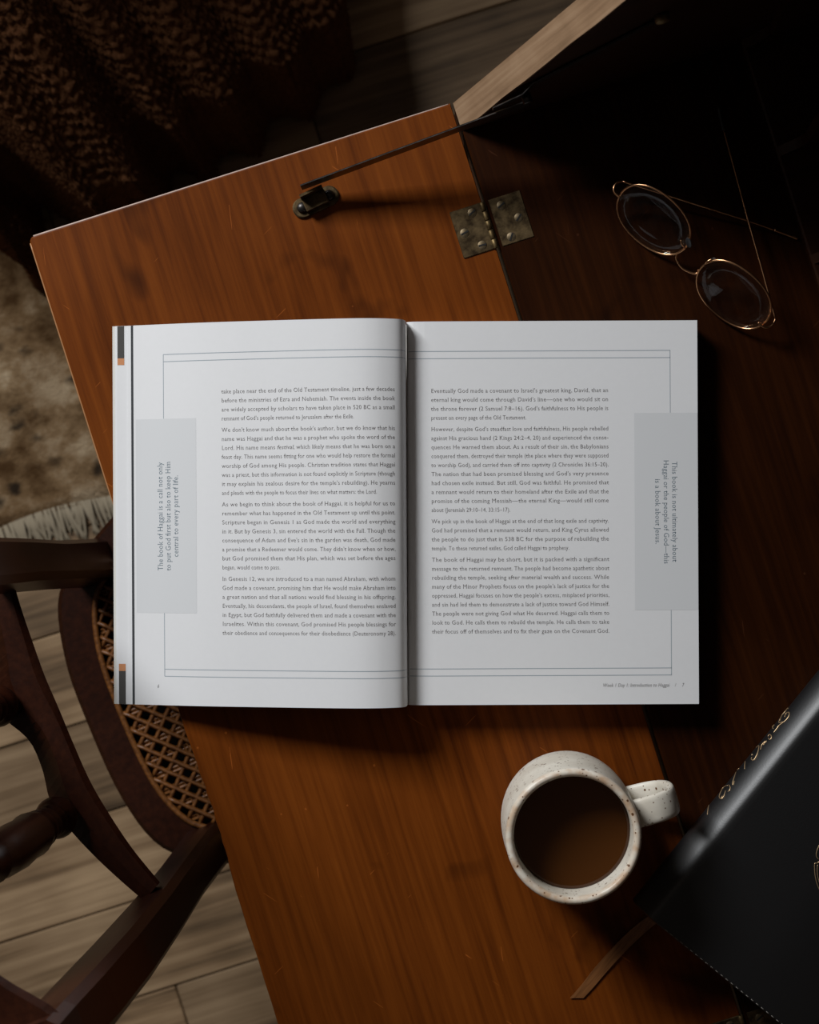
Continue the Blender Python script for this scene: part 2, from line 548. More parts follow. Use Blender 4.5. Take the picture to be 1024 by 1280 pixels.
# brass hinges
def screw(parent, a, v, z, r, ang, mat=None):
    o = MB().lathe([(0.0, z - 0.001), (r, z - 0.001), (r, z), (r * 0.9, z + r * 0.06), (0.0, z + r * 0.08)], 18, (a, -v, ZT)).build('screw', mat or M_SCREW, parent, local=True)
    dx, dy = math.cos(ang), math.sin(ang)
    s = MB()
    p = Vector((a, -v, ZT + z + r * 0.02))
    d = Vector((dx, dy, 0)) * r * 0.86; w = Vector((-dy, dx, 0)) * r * 0.17; h = Vector((0, 0, r * 0.12))
    s.add([p - d - w, p + d - w, p + d + w, p - d + w, p - d - w + h, p + d - w + h, p + d + w + h, p - d + w + h], [(0, 3, 2, 1), (4, 5, 6, 7), (0, 1, 5, 4), (1, 2, 6, 5), (2, 3, 7, 6), (3, 0, 4, 7)])
    # the slot is a dark groove across the head: joined to the screw as a second material
    me = o.data
    bm = bmesh.new(); bm.from_mesh(me)
    nb = len(bm.verts)
    vsn = [bm.verts.new(q) for q in s.v]
    for f in s.f:
        ff = bm.faces.new([vsn[i] for i in f]); ff.material_index = 1
    bm.to_mesh(me); bm.free()
    me.materials.append(M_BLACK)
    return o

def hinge(vc):
    lw, lh = 0.0205, 0.0300
    h = MB().box(-0.0222, -0.0016, -vc - lh / 2, -vc + lh / 2, ZT - 0.001, ZT + 0.0009, 0.0004).box(0.0030, 0.0235, -vc - lh / 2, -vc + lh / 2, ZT - 0.001, ZT + 0.0006, 0.0003).build('hinge', M_BRASS, bur, local=True, label='tarnished brass butt hinge set across the flap joint')
    nk = 5
    seg = lh / nk
    for k in range(nk):
        y0 = -vc - lh / 2 + seg * k
        r = 0.0017
        ring = lambda y, rr: [Vector((-0.0014 + rr * math.cos(q), y, ZT + 0.0006 + rr * math.sin(q))) for q in [2 * math.pi * i / 12 for i in range(12)]]
        MB().loft([ring(y0 + 0.0002, r * 0.8), ring(y0 + 0.0005, r), ring(y0 + seg - 0.0005, r), ring(y0 + seg - 0.0002, r * 0.8)]).build('knuckle', M_BRASS2, h, local=True)
    for sgn, aa in ((-1, ((-0.0088, -0.0105), (-0.0170, 0.0), (-0.0088, 0.0105))), (1, ((0.0098, -0.0095), (0.0178, 0.001), (0.0098, 0.0110)))):
        for i, (a, dv) in enumerate(aa):
            screw(h, a, vc + dv, 0.0009 if sgn < 0 else 0.0006, 0.0029, 0.45 + 0.25 * i * sgn)
    return h
HV = 0.0795
hinge(HV)
hinge(0.607)

# flap stay
st = MB()
bc0 = T(378.5, 260.5); bc1 = T(411.5, 245.0)
Mi = PM[bur.name].inverted()
b0 = Mi @ bc0; b1 = Mi @ bc1
ax = (b1 - b0); ax.z = 0; ax.normalize(); ay = Vector((-ax.y, ax.x, 0))
R = 0.0062
pl = [b1 + ax * R * math.cos(q) + ay * R * math.sin(q) for q in [-math.pi / 2 + math.pi * k / 12 for k in range(13)]] + [b0 - ax * R * math.cos(q) - ay * R * math.sin(q) for q in [-math.pi / 2 + math.pi * k / 12 for k in range(13)]]
st.loft([[Vector((p.x, p.y, ZT + 0.0002)) for p in pl], [Vector((p.x, p.y, ZT + 0.0014)) for p in pl], [Vector((p.x * 0.94 + (b0.x + b1.x) * 0.03, p.y * 0.94 + (b0.y + b1.y) * 0.03, ZT + 0.0019)) for p in pl]], smooth=False)
mid = (b0 + b1) * 0.5
def obox(mb, c, dx, dy, hx, hy, z0, z1):
    mb.prism([tuple((c + dx * sx * hx + dy * sy * hy)[:2]) for sx, sy in ((-1, -1), (1, -1), (1, 1), (-1, 1))], z0, z1)
obox(st, mid, ax, ay, 0.0075, 0.0042, ZT + 0.0015, ZT + 0.0075)
obox(st, mid + ay * 0.0045, ax, ay, 0.0075, 0.0008, ZT + 0.0015, ZT + 0.0155)
stay = st.build('stay_plate', M_BRASS, bur, local=True, label='small screwed plate holding the flap stay')
for p, q in ((b0, 0.4), (b1, 1.1)):
    MB().lathe([(0, 0.0018), (0.0031, 0.0018), (0.0034, 0.003), (0.0026, 0.0042), (0, 0.0048)], 16, (p.x, p.y, ZT)).build('screw', M_STEEL, stay, local=True)

# arm 1: flat bar on edge
def bar(path, h, th):
    mb = MB(); rings = []
    for i, p in enumerate(path):
        p = Vector(p)
        t = (Vector(path[min(i + 1, len(path) - 1)]) - Vector(path[max(i - 1, 0)])); t.z = 0; t.normalize()
        s = Vector((-t.y, t.x, 0)) * th / 2
        rings.append([p - s, p + s, p + s + Vector((0, 0, h - 0.0009)), p + s * 0.1 + Vector((0, 0, h)), p - s + Vector((0, 0, h))])
    return mb.loft(rings, smooth=False)
a0 = D(-0.1045, 0.0245, 0.006)
a1 = D(0.040, 0.0262, 0.046)
bar([a0, a0.lerp(a1, 0.5), a1], 0.0135, 0.0010).build('stay_arm', M_STEEL, bur, local=True, label='thin dark steel bar of the flap stay')
b_ = [D(0.018, 0.0240, 0.053), D(0.036, 0.0236, 0.062), D(0.043, 0.0205, 0.066), D(0.060, 0.0203, 0.080), D(0.1165, 0.0203, 0.124)]
bar(b_, 0.006, 0.0009).build('stay_arm', M_STEEL, bur, local=True)
pv = D(0.115, 0.021, 0.129)
piv = MB()
ring = lambda y, rr: [Vector((pv.x + rr * math.cos(q), y, pv.z + rr * math.sin(q))) for q in [2 * math.pi * i / 14 for i in range(14)]]
piv.loft([ring(-0.0192, 0.0045), ring(-0.0225, 0.0045), ring(-0.0235, 0.0036), ring(-0.0242, 0.001)]).build('pivot_screw', M_BRASS2, bur, local=True)
jp = D(0.0385, 0.0, 0.060)
ring = lambda y, rr: [Vector((jp.x + rr * math.cos(q), y, jp.z + rr * math.sin(q))) for q in [2 * math.pi * i / 12 for i in range(12)]]
MB().loft([ring(-0.0222, 0.003), ring(-0.0278, 0.003), ring(-0.0283, 0.0022)]).build('joint_rivet', M_STEEL, bur, local=True)

# ================================================================== CHAIR
cA = W(260, 1058, 0.455); cA2 = W(116, 704, 0.455)
cw = (cA2 - cA); cw.z = 0; halfw = cw.length / 2; cw.normalize()
cf = Vector((cw.y, -cw.x, 0))
co = (cA + cA2) * 0.5; co.z = 0
chair = thing('chair', 'dark polished wooden chair with turned spindles and woven cane seat', 'chair', (co.x, co.y, 0), math.atan2(cf.y, cf.x))
def CH(f, w, z): return Vector((f, w, z))      # local coordinates: f forward, w towards the rug
outer = [(-0.052, 0.008), (-0.049, 0.060), (-0.034, 0.108), (0.002, 0.134), (0.026, 0.147), (0.085, 0.178), (0.15, 0.194), (0.215, 0.190), (0.285, 0.165), (0.322, 0.10), (0.332, 0.0)]
inner = [(-0.0225, 0.005), (-0.0195, 0.055), (-0.007, 0.092), (0.014, 0.110), (0.040, 0.124), (0.090, 0.145), (0.15, 0.160), (0.205, 0.156), (0.258, 0.136), (0.286, 0.08), (0.294, 0.0)]
def sym(pts):
    up = [(p[0], p[1], 0) for p in pts]
    return spline(up + [(p[0], -p[1], 0) for p in pts[-2:0:-1]], 5, closed=True)
so, si = sym(outer), sym(inner)
ZS = 0.455
mb = MB()
n = len(so)
rings = [[Vector((p.x, p.y, z)) for p in pts] for pts, z in ((so, 0.420), (so, ZS - 0.004), ([a.lerp(b, 0.12) for a, b in zip(so, si)], ZS), ([a.lerp(b, 0.90) for a, b in zip(so, si)], ZS), (si, ZS - 0.003), (si, 0.420))]
rings.append(rings[0])
mb.loft(rings, smooth=False, caps=False)
seat = mb.build('seat_frame', M_CHAIR, chair, local=True)

def cane_mat():
    t = NT('orange_cane')
    n = t.noise(t.coords((300, 300, 300)), 1.0, 3, 0.6)
    t.l(t.ramp(n, [(0.3, (0.085, 0.028, 0.006)), (0.7, (0.25, 0.092, 0.020))]), t.b.inputs['Base Color'])
    setp(t.b, Roughness=0.45)
    return t.m
M_CANE = cane_mat()
MB().tube([Vector((p.x, p.y, ZS + 0.0008)) for p in [a.lerp(b, 0.04) for a, b in zip(si, so)]], 0.0024, 6, closed=True).build('cane_binder', M_CANE, chair, local=True, label='orange cane binder round the seat opening')

poly = [(p.x, p.y) for p in si]
def clip_line(p, d):
    ts = []
    for i in range(len(poly)):
        a, b = poly[i], poly[(i + 1) % len(poly)]
        ex, ey = b[0] - a[0], b[1] - a[1]
        den = d[0] * ey - d[1] * ex
        if abs(den) < 1e-12: continue
        t = ((a[0] - p[0]) * ey - (a[1] - p[1]) * ex) / den
        s = ((a[0] - p[0]) * d[1] - (a[1] - p[1]) * d[0]) / den
        if 0 <= s < 1: ts.append(t)
    ts.sort()
    return (ts[0], ts[-1]) if len(ts) >= 2 else None
mb = MB()
PIT = 0.0135
def strand(p, d, zb, r, ph):
    c = clip_line(p, d)
    if not c or c[1] - c[0] < 0.01: return
    L = c[1] - c[0]
    k = max(2, int(L / (PIT / 2)))
    path = []
    for i in range(k + 1):
        t = c[0] + L * i / k
        path.append((p[0] + d[0] * t, p[1] + d[1] * t, zb + 0.0008 * (1 if (i + ph) % 2 else -1)))
    mb.tube(path, r, 4)
for i in range(-14, 40):
    for s in (-0.0016, 0.0016):
        strand((i * PIT + s, 0), (0, 1), ZS - 0.004, 0.0016, i)
for i in range(-15, 16):
    for s in (-0.0016, 0.0016):
        strand((0, i * PIT + s), (1, 0), ZS - 0.003, 0.0016, i)
q = math.sqrt(0.5)
for i in range(-30, 60):
    strand((i * PIT + PIT * 0.5, 0), (q, q), ZS - 0.0012, 0.0019, i)
    strand((i * PIT + PIT * 0.5, 0), (q, -q), ZS - 0.0002, 0.0019, i + 1)
mb.build('cane_webbing', M_CANE, chair, local=True, label='orange woven cane seat panel', kind='stuff')

M_SEAT_SHADE = plain('black_seat_shade', (0.010, 0.007, 0.005), 0.95, 0, 0.1)  # black sheet added under the cane, stands in for shade in the holes
MB().prism([(p.x, p.y) for p in si], 0.4225, 0.4240).build('seat_shade_sheet', M_SEAT_SHADE, chair, local=True)
# stiles
def stile(w0, sgn):
    mb = MB(); rings = []
    for z, df, dw, hx, hy in ((0.425, 0.0, 0.0, 0.017, 0.0165), (0.50, 0.001, 0, 0.0155, 0.0155), (0.60, 0.0030, 0.000, 0.0145, 0.0145), (0.72, 0.006, 0.0005, 0.0150, 0.0145), (0.84, 0.008, 0.0, 0.0155, 0.0150), (0.93, 0.006, 0.0, 0.0155, 0.0150), (0.985, 0.003, 0.0, 0.0150, 0.0145), (1.010, 0.001, 0.0, 0.0135, 0.0130)):
        ch = 0.0045
        c = Vector((df, w0 + dw * sgn, z))
        rings.append([c + Vector((x, y, 0)) for x, y in ((-hx + ch, -hy), (hx - ch, -hy), (hx, -hy + ch), (hx, hy - ch), (hx - ch, hy), (-hx + ch, hy), (-hx, hy - ch), (-hx, -hy + ch))])
    return mb.loft(rings, smooth=False).build('stile', M_CHAIR, chair, local=True)
stile(halfw, 1); stile(-halfw, -1)

# lower back rail with scooped upper face, set out from its outline
ZR = 0.705
def cl(px, py, z):
    p = W(px, py, z)
    return PM[chair.name].inverted() @ p
rt = [(10, 700), (17, 728), (28, 765), (41, 803), (56, 845), (72, 882), (92, 930), (112, 975), (135, 1015), (165, 1060), (200, 1103)]
lf = [(-42, 725), (-30, 750), (-20, 790), (-14, 830), (-13, 868), (4, 897), (36, 925), (53, 962), (64, 1005), (90, 1040), (120, 1072), (150, 1100), (180, 1126)]
def resamp(pts, m):
    P = spline([(x, y, 0) for x, y in pts], 6)
    d = [0.0]
    for i in range(1, len(P)): d.append(d[-1] + (P[i] - P[i - 1]).length)
    out = []
    for k in range(m):
        t = d[-1] * k / (m - 1)
        out.append(Vector((np.interp(t, d, [p.x for p in P]), np.interp(t, d, [p.y for p in P]), 0)))
    return out
m = 40
RR, LL = resamp(rt, m), resamp(lf, m)
rings = []
for i in range(m):
    f = i / (m - 1)
    scoop = 0.018 * max(0.0, math.sin(min(1.0, max(0.0, (f - 0.42) / 0.36)) * math.pi)) ** 0.8 + 0.018 * max(0.0, math.sin(min(1.0, max(0.0, (f - 0.02) / 0.40)) * math.pi)) ** 0.8
    midp = LL[i].lerp(RR[i], 0.42)
    rings.append([cl(RR[i].x, RR[i].y, ZR - 0.010), cl(RR[i].x, RR[i].y, ZR + 0.008), cl(RR[i].lerp(LL[i], 0.15).x, RR[i].lerp(LL[i], 0.15).y, ZR + 0.011), cl(midp.x, midp.y, ZR + 0.011), cl(LL[i].x, LL[i].y, ZR + 0.009 - scoop), cl(LL[i].x, LL[i].y, ZR - 0.014)])
MB().loft(rings, smooth=False).build('back_rail', M_CHAIR, chair, local=True)

# spindles
sprof = [(0.006, 0.0), (0.0085, 0.004), (0.0125, 0.010), (0.0135, 0.016), (0.0120, 0.021), (0.0085, 0.025), (0.0105, 0.028), (0.0105, 0.032), (0.0082, 0.035), (0.0105, 0.042), (0.0112, 0.050), (0.0092, 0.0545), (0.0118, 0.058), (0.0122, 0.064), (0.0098, 0.0675), (0.0128, 0.072), (0.0138, 0.082), (0.0130, 0.095), (0.0140, 0.12), (0.0128, 0.150), (0.0100, 0.165), (0.0120, 0.170), (0.0095, 0.176), (0.0085, 0.195), (0.0115, 0.205), (0.0080, 0.215), (0.0065, 0.285)]
for px, py in ((76, 1018), (3, 880)):
    p = cl(px, py, ZR + 0.008)
    MB().lathe([(r, z + ZR + 0.006) for r, z in sprof], 24, (p.x, p.y, 0)).build('spindle', M_CHAIR, chair, local=True)

# crest rail
ZK = 0.992
fr = [(92, 1290), (74, 1264), (40, 1243), (0, 1219), (-60, 1170), (-112, 1070), (-140, 960), (-152, 860), (-150, 760), (-128, 690)]
bk = [(40, 1340), (10, 1325), (-30, 1300), (-70, 1268), (-125, 1205), (-175, 1090), (-204, 970), (-216, 860), (-214, 760), (-190, 680)]
FR, BK = resamp(fr, 30), resamp(bk, 30)
rings = []
for a, b in zip(FR, BK):
    mdp = a.lerp(b, 0.12); mdq = a.lerp(b, 0.88)
    rings.append([cl(a.x, a.y, ZK - 0.012), cl(a.x, a.y, ZK + 0.006), cl(mdp.x, mdp.y, ZK + 0.011), cl(mdq.x, mdq.y, ZK + 0.011), cl(b.x, b.y, ZK + 0.006), cl(b.x, b.y, ZK - 0.012)])
MB().loft(rings, smooth=False).build('crest_rail', M_CHAIR, chair, local=True)
# legs
for f, w, r0 in ((0.0, halfw, 0), (0.0, -halfw, 0)):
    rings = []
    for z, df, h in ((0.425, 0, 0.0165), (0.2, -0.012, 0.0145), (0.0, -0.035, 0.012)):
        rings.append([Vector((f + df + x * h, w + y * h, z)) for x, y in ((-1, -1), (1, -1), (1, 1), (-1, 1))])
    MB().loft(rings, smooth=False).build('leg', M_CHAIR, chair, local=True)
for w in (0.135, -0.135):
    MB().lathe([(0.011, 0.0), (0.013, 0.02), (0.011, 0.05), (0.016, 0.09), (0.017, 0.25), (0.019, 0.34), (0.014, 0.36), (0.02, 0.38), (0.02, 0.421)], 20, (0.280, w, 0)).build('leg', M_CHAIR, chair, local=True)
for w in (0.13, -0.13):
    MB().tube([(0.280, w, 0.2), (0.13, w * 0.95, 0.2), (-0.012, w * 0.9, 0.2)], [0.008, 0.011, 0.008], 10).build('stretcher', M_CHAIR, chair, local=True)
MB().tube([(0.280, -0.135, 0.27), (0.280, 0, 0.27), (0.280, 0.135, 0.27)], [0.008, 0.011, 0.008], 10).build('stretcher', M_CHAIR, chair, local=True)

# ================================================================== BLANKET
def knit_mat():
    t = NT('brown_wool_yarn')
    n = t.noise(t.coords((500, 500, 500)), 1.0, 3, 0.7)
    t.l(t.ramp(n, [(0.3, (0.085, 0.032, 0.012)), (0.7, (0.20, 0.083, 0.035))]), t.b.inputs['Base Color'])
    setp(t.b, Roughness=0.95)
    t.b.inputs['Specular IOR Level'].default_value = 0.1
    t.bump(n, 0.7, 0.002)
    return t.m
M_KNIT = knit_mat()
bl_r = np.array([-0.0996, 0.467]); bl_l = np.array([-0.433, 0.246])
fdir = (bl_r - bl_l) / np.linalg.norm(bl_r - bl_l)
fn = np.array([fdir[1], -fdir[0]])            # faces the desk
bdir = -fn
Lf = np.linalg.norm(bl_r - bl_l)
DEP = 0.66
ft = [0, .05, .12, .185, .25, .30, .345, .39, .45, .515, .58, .66, .74, .82, .90, 0.96, 1.0]
fo = [0.0, -.02, -.070, -.02, .034, .012, .022, .030, -.030, .014, -.014, .012, -.014, .010, -.010, 0, -0.01]
# plan path: left side (back to front), front (left to right), right side (front to back)
path = []
for k in range(60):
    t = k / 60
    p = bl_l + bdir * DEP * (1 - t)
    path.append(p - fdir * 0.02 * math.sin(t * 19) * (1 - t * 0.3))
xs = np.linspace(0, 1, 240)
fs_ = np.interp(xs, ft, fo)
ker = np.hanning(17); ker /= ker.sum()
fs_s = np.convolve(np.pad(fs_, 8, mode='edge'), ker, 'valid')
for t, o in zip(xs, fs_s):
    path.append(bl_l + fdir * Lf * t + fn * o * 1.35)
for k in range(1, 60):
    t = k / 60
    path.append(bl_r + bdir * DEP * t + fdir * (0.010 * math.sin(t * 21) + 0.30 * min(1, max(0, (t - 0.06) / 0.42)) ** 1.4))  # unseen flare towards the back, shaped to shade the floor
for k in range(60):
    path.append(bl_r + bdir * DEP + (bl_l - bl_r) * k / 59)
path = np.array(path)
# round the corners
kk = np.hanning(13); kk /= kk.sum()
path = np.stack([np.convolve(np.pad(path[:, i], 6, mode='edge'), kk, 'valid') for i in (0, 1)], 1)
d = np.concatenate([[0], np.cumsum(np.linalg.norm(np.diff(path, axis=0), axis=1))])
STEP = 0.0024
ns = int(d[-1] / STEP)
sarr = np.linspace(0, d[-1], ns)
P = np.stack([np.interp(sarr, d, path[:, i]) for i in (0, 1)], 1)
tan = np.gradient(P, axis=0); tan /= np.linalg.norm(tan, axis=1)[:, None]
nor = np.stack([tan[:, 1], -tan[:, 0]], 1)
HB = 0.68
TOPW = 0.24
nh = int((HB + TOPW) / 0.0026)
harr = np.linspace(0, HB + TOPW, nh)
centre = (bl_l + bl_r) / 2 + bdir * DEP / 2
S, H = np.meshgrid(sarr, harr)
hz = np.minimum(H, HB)
qt = np.clip((H - HB) / TOPW, 0, 1)
Px = np.repeat(P[None, :, 0], nh, 0); Py = np.repeat(P[None, :, 1], nh, 0)
Nx_ = np.repeat(nor[None, :, 0], nh, 0); Ny_ = np.repeat(nor[None, :, 1], nh, 0)
lean = -0.020 * (H / HB).clip(0, 1) + 0.010 * np.sin(H * 13 + S * 4) * (1 - qt)
wfr = (((Px - bl_l[0]) * fn[0] + (Py - bl_l[1]) * fn[1]) / DEP + 1).clip(0, 1) ** 1.5
inset = np.where(hz < 0.16, hz * 0.18, 0.0288 + (hz - 0.16) * 0.85) * wfr
X = Px + Nx_ * lean + bdir[0] * inset; Y = Py + Ny_ * lean + bdir[1] * inset
X = X + (centre[0] - X) * qt; Y = Y + (centre[1] - Y) * qt
Z = 0.012 + hz - 0.02 * (1 - np.cos(np.minimum(1, np.maximum(0, (H - HB + 0.05) / 0.05)) * math.pi / 2)) * 0 + 0.03 * np.sin(qt * math.pi / 2) + 0.012 * np.sin(S * 9) * qt * (1 - qt)
# rows of V-shaped stitches
cwid, rhei = 0.0125, 0.0105
u_ = S / cwid; fu = np.abs((u_ % 1.0) - 0.5) * 2
ridge = np.sin(fu * math.pi) ** 0.8
st_ = 0.5 + 0.5 * np.cos(2 * math.pi * (H / rhei + 0.55 * fu + 0.18 * np.sin(np.floor(u_) * 12.9)))
disp = 0.0050 * ridge * (0.42 + 0.58 * st_) + 0.0010 * rng.standard_normal(S.shape)
upz = np.maximum(qt, 0.65 * wfr * (hz > 0.16))
X += Nx_ * disp * (1 - qt); Y += Ny_ * disp * (1 - qt); Z += disp * upz
co_ = np.stack([X, Y, Z], -1).reshape(-1, 3)
org = np.array([bl_l[0], bl_l[1], 0.0])
me = bpy.data.meshes.new('blanket')
idx = np.arange(nh * ns).reshape(nh, ns)
quads = np.stack([idx[:-1, :-1], idx[:-1, 1:], idx[1:, 1:], idx[1:, :-1]], -1).reshape(-1, 4)
me.vertices.add(len(co_)); me.vertices.foreach_set('co', (co_ - org).ravel())
me.loops.add(quads.size); me.loops.foreach_set('vertex_index', quads.ravel())
me.polygons.add(len(quads)); me.polygons.foreach_set('loop_start', np.arange(len(quads)) * 4)
me.polygons.foreach_set('use_smooth', np.ones(len(quads), dtype=bool))
me.update(calc_edges=True); me.validate()
me.materials.append(M_KNIT)
blanket = bpy.data.objects.new('knitted_blanket', me)
COL.objects.link(blanket)
blanket.location = tuple(org)
props(blanket, 'dark brown chunky knitted blanket hanging in folds to the rug', 'blanket')

# ================================================================== OPEN BOOK
GR = 0.018                                       # height of the right-hand page above the desk
KP = (1.1 - GR) / F                              # metres per photo pixel on that page
yT, yB = (NY - 402.0) * KP, (NY - 881.6) * KP
gut = W(509.5, 641, ZT + GR)
book = thing('open_book', 'white open paperback book with printed text pages lying across the desk flap', 'book', (gut.x, gut.y, ZT), math.radians(0.27))
RotB = Matrix.Translation((gut.x, gut.y, 0)) @ Matrix.Rotation(math.radians(0.27), 4, 'Z') @ Matrix.Translation((-gut.x, -gut.y, 0))
def BK_(p):      # unrotated world -> book-local
    return Vector((p[0] - gut.x, p[1] - gut.y, p[2] - ZT))
zpx = [142, 169, 210, 250, 290, 330, 370, 410, 435, 455, 470, 480, 490, 498, 503, 506, 508, 508.6]
zzz = [.0022, .0045, .0112, .0172, .0220, .0260, .0300, .0336, .0354, .0361, .0357, .0348, .0334, .0317, .0297, .0266, .0205, .0150]
_zs = spline([(a, b * 4000, 0) for a, b in zip(zpx, zzz)], 8)
_zx = np.array([p.x for p in _zs]); _zy = np.array([p.y for p in _zs]) / 4000
def zleft(px): return float(np.interp(px, _zx, _zy))
rpx = [509, 511, 514, 518, 524, 532, 545, 600, 872.5]
rzz = [.0140, .0156, .0166, .0172, .0176, .0179, .0180, .0180, .0180]
def zright(px): return float(np.interp(px, rpx, rzz))
def pageL(px, py, lift=0.0, k=1.0, edge=0.0):
    z = zleft(px) * k + lift
    x = (px - NX) * (1.1 - z) / F
    return BK_((x, (NY - py) * KP, ZT + z))
def pageR(px, py, lift=0.0):
    z = zright(px) + lift
    x = (px - NX) * (1.1 - z) / F
    return BK_((x, (NY - py) * KP, ZT + z))

def paper_mat(name, c, thin=0.0):
    t = NT(name)
    n = t.noise(t.coords((260, 260, 260)), 1.0, 3, 0.6)
    t.l(t.ramp(n, [(0.3, tuple(v * 0.985 for v in c)), (0.7, c)]), t.b.inputs['Base Color'])
    setp(t.b, Roughness=0.75)
    t.b.inputs['Specular IOR Level'].default_value = 0.15
    t.bump(n, 0.05, 0.0002)
    if thin:
        tr = t.n('ShaderNodeBsdfTranslucent'); tr.inputs['Color'].default_value = (0.80, 0.70, 0.62, 1)
        mx = t.n('ShaderNodeMixShader'); mx.inputs[0].default_value = thin
        t.l(t.b.outputs[0], mx.inputs[1]); t.l(tr.outputs[0], mx.inputs[2]); t.l(mx.outputs[0], t.out.inputs['Surface'])
    return t.m
M_PAPER = paper_mat('white_paper', (0.80, 0.80, 0.81))
M_COVER = paper_mat('cream_cover_card', (0.74, 0.72, 0.67))
M_BOX = plain('grey_printed_panel', (0.700, 0.708, 0.720), 0.75, 0, 0.15)
M_LINE = plain('pale_blue_rule', (0.36, 0.41, 0.45), 0.8, 0, 0.1)
M_INK = plain('dark_grey_ink', (0.15, 0.135, 0.135), 0.8, 0, 0.1)
M_SLATE = plain('slate_blue_ink', (0.125, 0.175, 0.215), 0.8, 0, 0.1)
M_TABG = plain('dark_grey_print', (0.085, 0.080, 0.075), 0.8, 0, 0.1)
M_TABO = plain('orange_print', (0.60, 0.27, 0.13), 0.8, 0, 0.1)
M_DARK = plain('dark_leaf_band', (0.055, 0.058, 0.062), 0.8, 0, 0.1)

def leafL(name, edge, k, lift, mat, y0=402.0, y1=881.6, start=508.6):
    mb = MB(); rings = []
    m = 56
    for i in range(m + 1):
        q = i / m
        px = edge + (start - edge) * (1 - (1 - q) ** 1.6)
        zl = lambda l: pageL(px, y0, l, k)
        a, b = pageL(px, y0, lift, k), pageL(px, y1, lift, k)
        c = Vector((0, 0, -0.00022))
        rings.append([a, b, b + c, a + c])
    return mb.loft(rings, smooth=False).build(name, mat, book, local=True)
def smooth_all(o):
    o.data.polygons.foreach_set('use_smooth', [True] * len(o.data.polygons))
# under leaves stick out beyond the top leaf at the fore-edge
cov = leafL('front_cover', 141.6, 0.86, -0.0016, M_COVER)
l1 = leafL('page', 144.6, 0.89, -0.0011, M_PAPER)
l2 = leafL('page', 146.4, 0.92, -0.0008, M_PAPER)
l3 = leafL('page', 160.5, 0.955, -0.0004, M_PAPER)
lt = leafL('page', 167.6, 1.0, 0.0, M_PAPER)
for o in (cov, l1, l2, l3, lt):
    smooth_all(o)
    md = o.modifiers.new('split', 'EDGE_SPLIT'); md.split_angle = math.radians(50)
# right-hand block of pages and back cover
mb = MB(); rings = []
pxs = [509.2, 511, 513, 515, 518, 521, 524, 528, 532, 538, 545, 560, 600, 700, 800, 872.8]
rings = [[pageR(p, 402.0), pageR(p, 881.6), Vector((pageR(p, 881.6).x * 0.985, pageR(p, 881.6).y, 0.0022)), Vector((pageR(p, 402.0).x * 0.985, pageR(p, 402.0).y, 0.0022))] for p in pxs]
blk = mb.loft(rings, smooth=False).build('page_block', M_PAPER, book, local=True, label='thick block of pages under the right-hand page')
mb = MB()
xr = pageR(872.8, 500).x * 0.985
mb.box(-0.010, xr + 0.0005, pageR(600, 881.6).y, pageR(600, 402).y, 0.0003, 0.0020).build('back_cover', M_COVER, book, local=True)

def quadL(x0, y0, x1, y1, lift=0.00006, m=None, k=1.0):
    m = m or max(1, int(abs(x1 - x0) / 1.5))
    vs = []
    for i in range(m + 1):
        px = x0 + (x1 - x0) * i / m
        vs += [pageL(px, y0, lift, k), pageL(px, y1, lift, k)]
    return vs, [(2 * i, 2 * i + 1, 2 * i + 3, 2 * i + 2) for i in range(m)]
def quadR(x0, y0, x1, y1, lift=0.00006, m=None):
    m = m or max(1, int(abs(x1 - x0) / 1.5))
    vs = []
    for i in range(m + 1):
        px = x0 + (x1 - x0) * i / m
        vs += [pageR(px, y0, lift), pageR(px, y1, lift)]
    return vs, [(2 * i, 2 * i + 1, 2 * i + 3, 2 * i + 2) for i in range(m)]
# printed panels
MB().add(*quadL(170.2, 521, 245.5, 765.5)).build('printed_panel', M_BOX, lt, local=True)
MB().add(*quadR(793.5, 517.5, 872.6, 764)).build('printed_panel', M_BOX, blk, local=True)
# double rules of the page frame
LW = 0.45
for y in (440.2, 449.2, 836.2, 845.0):
    MB().add(*quadL(205.0, y - LW, 508.0, y + LW)).build('printed_rule', M_LINE, lt, local=True)
for y0, y1 in ((440.2, 521), (765.5, 845)):
    MB().add(*quadL(204.6, y0, 205.4, y1)).build('printed_rule', M_LINE, lt, local=True)
for y in (439.4, 448.4, 836.4, 845.2):
    MB().add(*quadR(510.5, y - LW, 839.0, y + LW)).build('printed_rule', M_LINE, blk, local=True)
for y0, y1 in ((439.4, 517.5), (764, 845.2)):
    MB().add(*quadR(838.2, y0, 839.0, y1)).build('printed_rule', M_LINE, blk, local=True)
# tabs printed on the leaves that stick out, dark band beside the top leaf
for y0, y1, m_, lb in ((402.2, 443, M_TABG, 'dark grey printed bar'), (839.5, 881.4, M_TABG, 'dark grey printed bar'), (443, 451.5, M_TABO, 'orange printed square'), (830.5, 839.5, M_TABO, 'orange printed square')):
    MB().add(*quadL(147.8, y0, 156.2, y1, -0.00068, 2, 0.92)).build('printed_tab', m_, l2, local=True, label=lb)
mb = MB().add(*quadL(164.6, 402.1, 167.7, 881.5, -0.00024, 2, 0.955))
mb.build('dark_edge_band', M_DARK, l3, local=True, label='thin dark line at the page edge')
# the leaf carrying the dark band reaches out to 160 px; give it that band on its outer margin

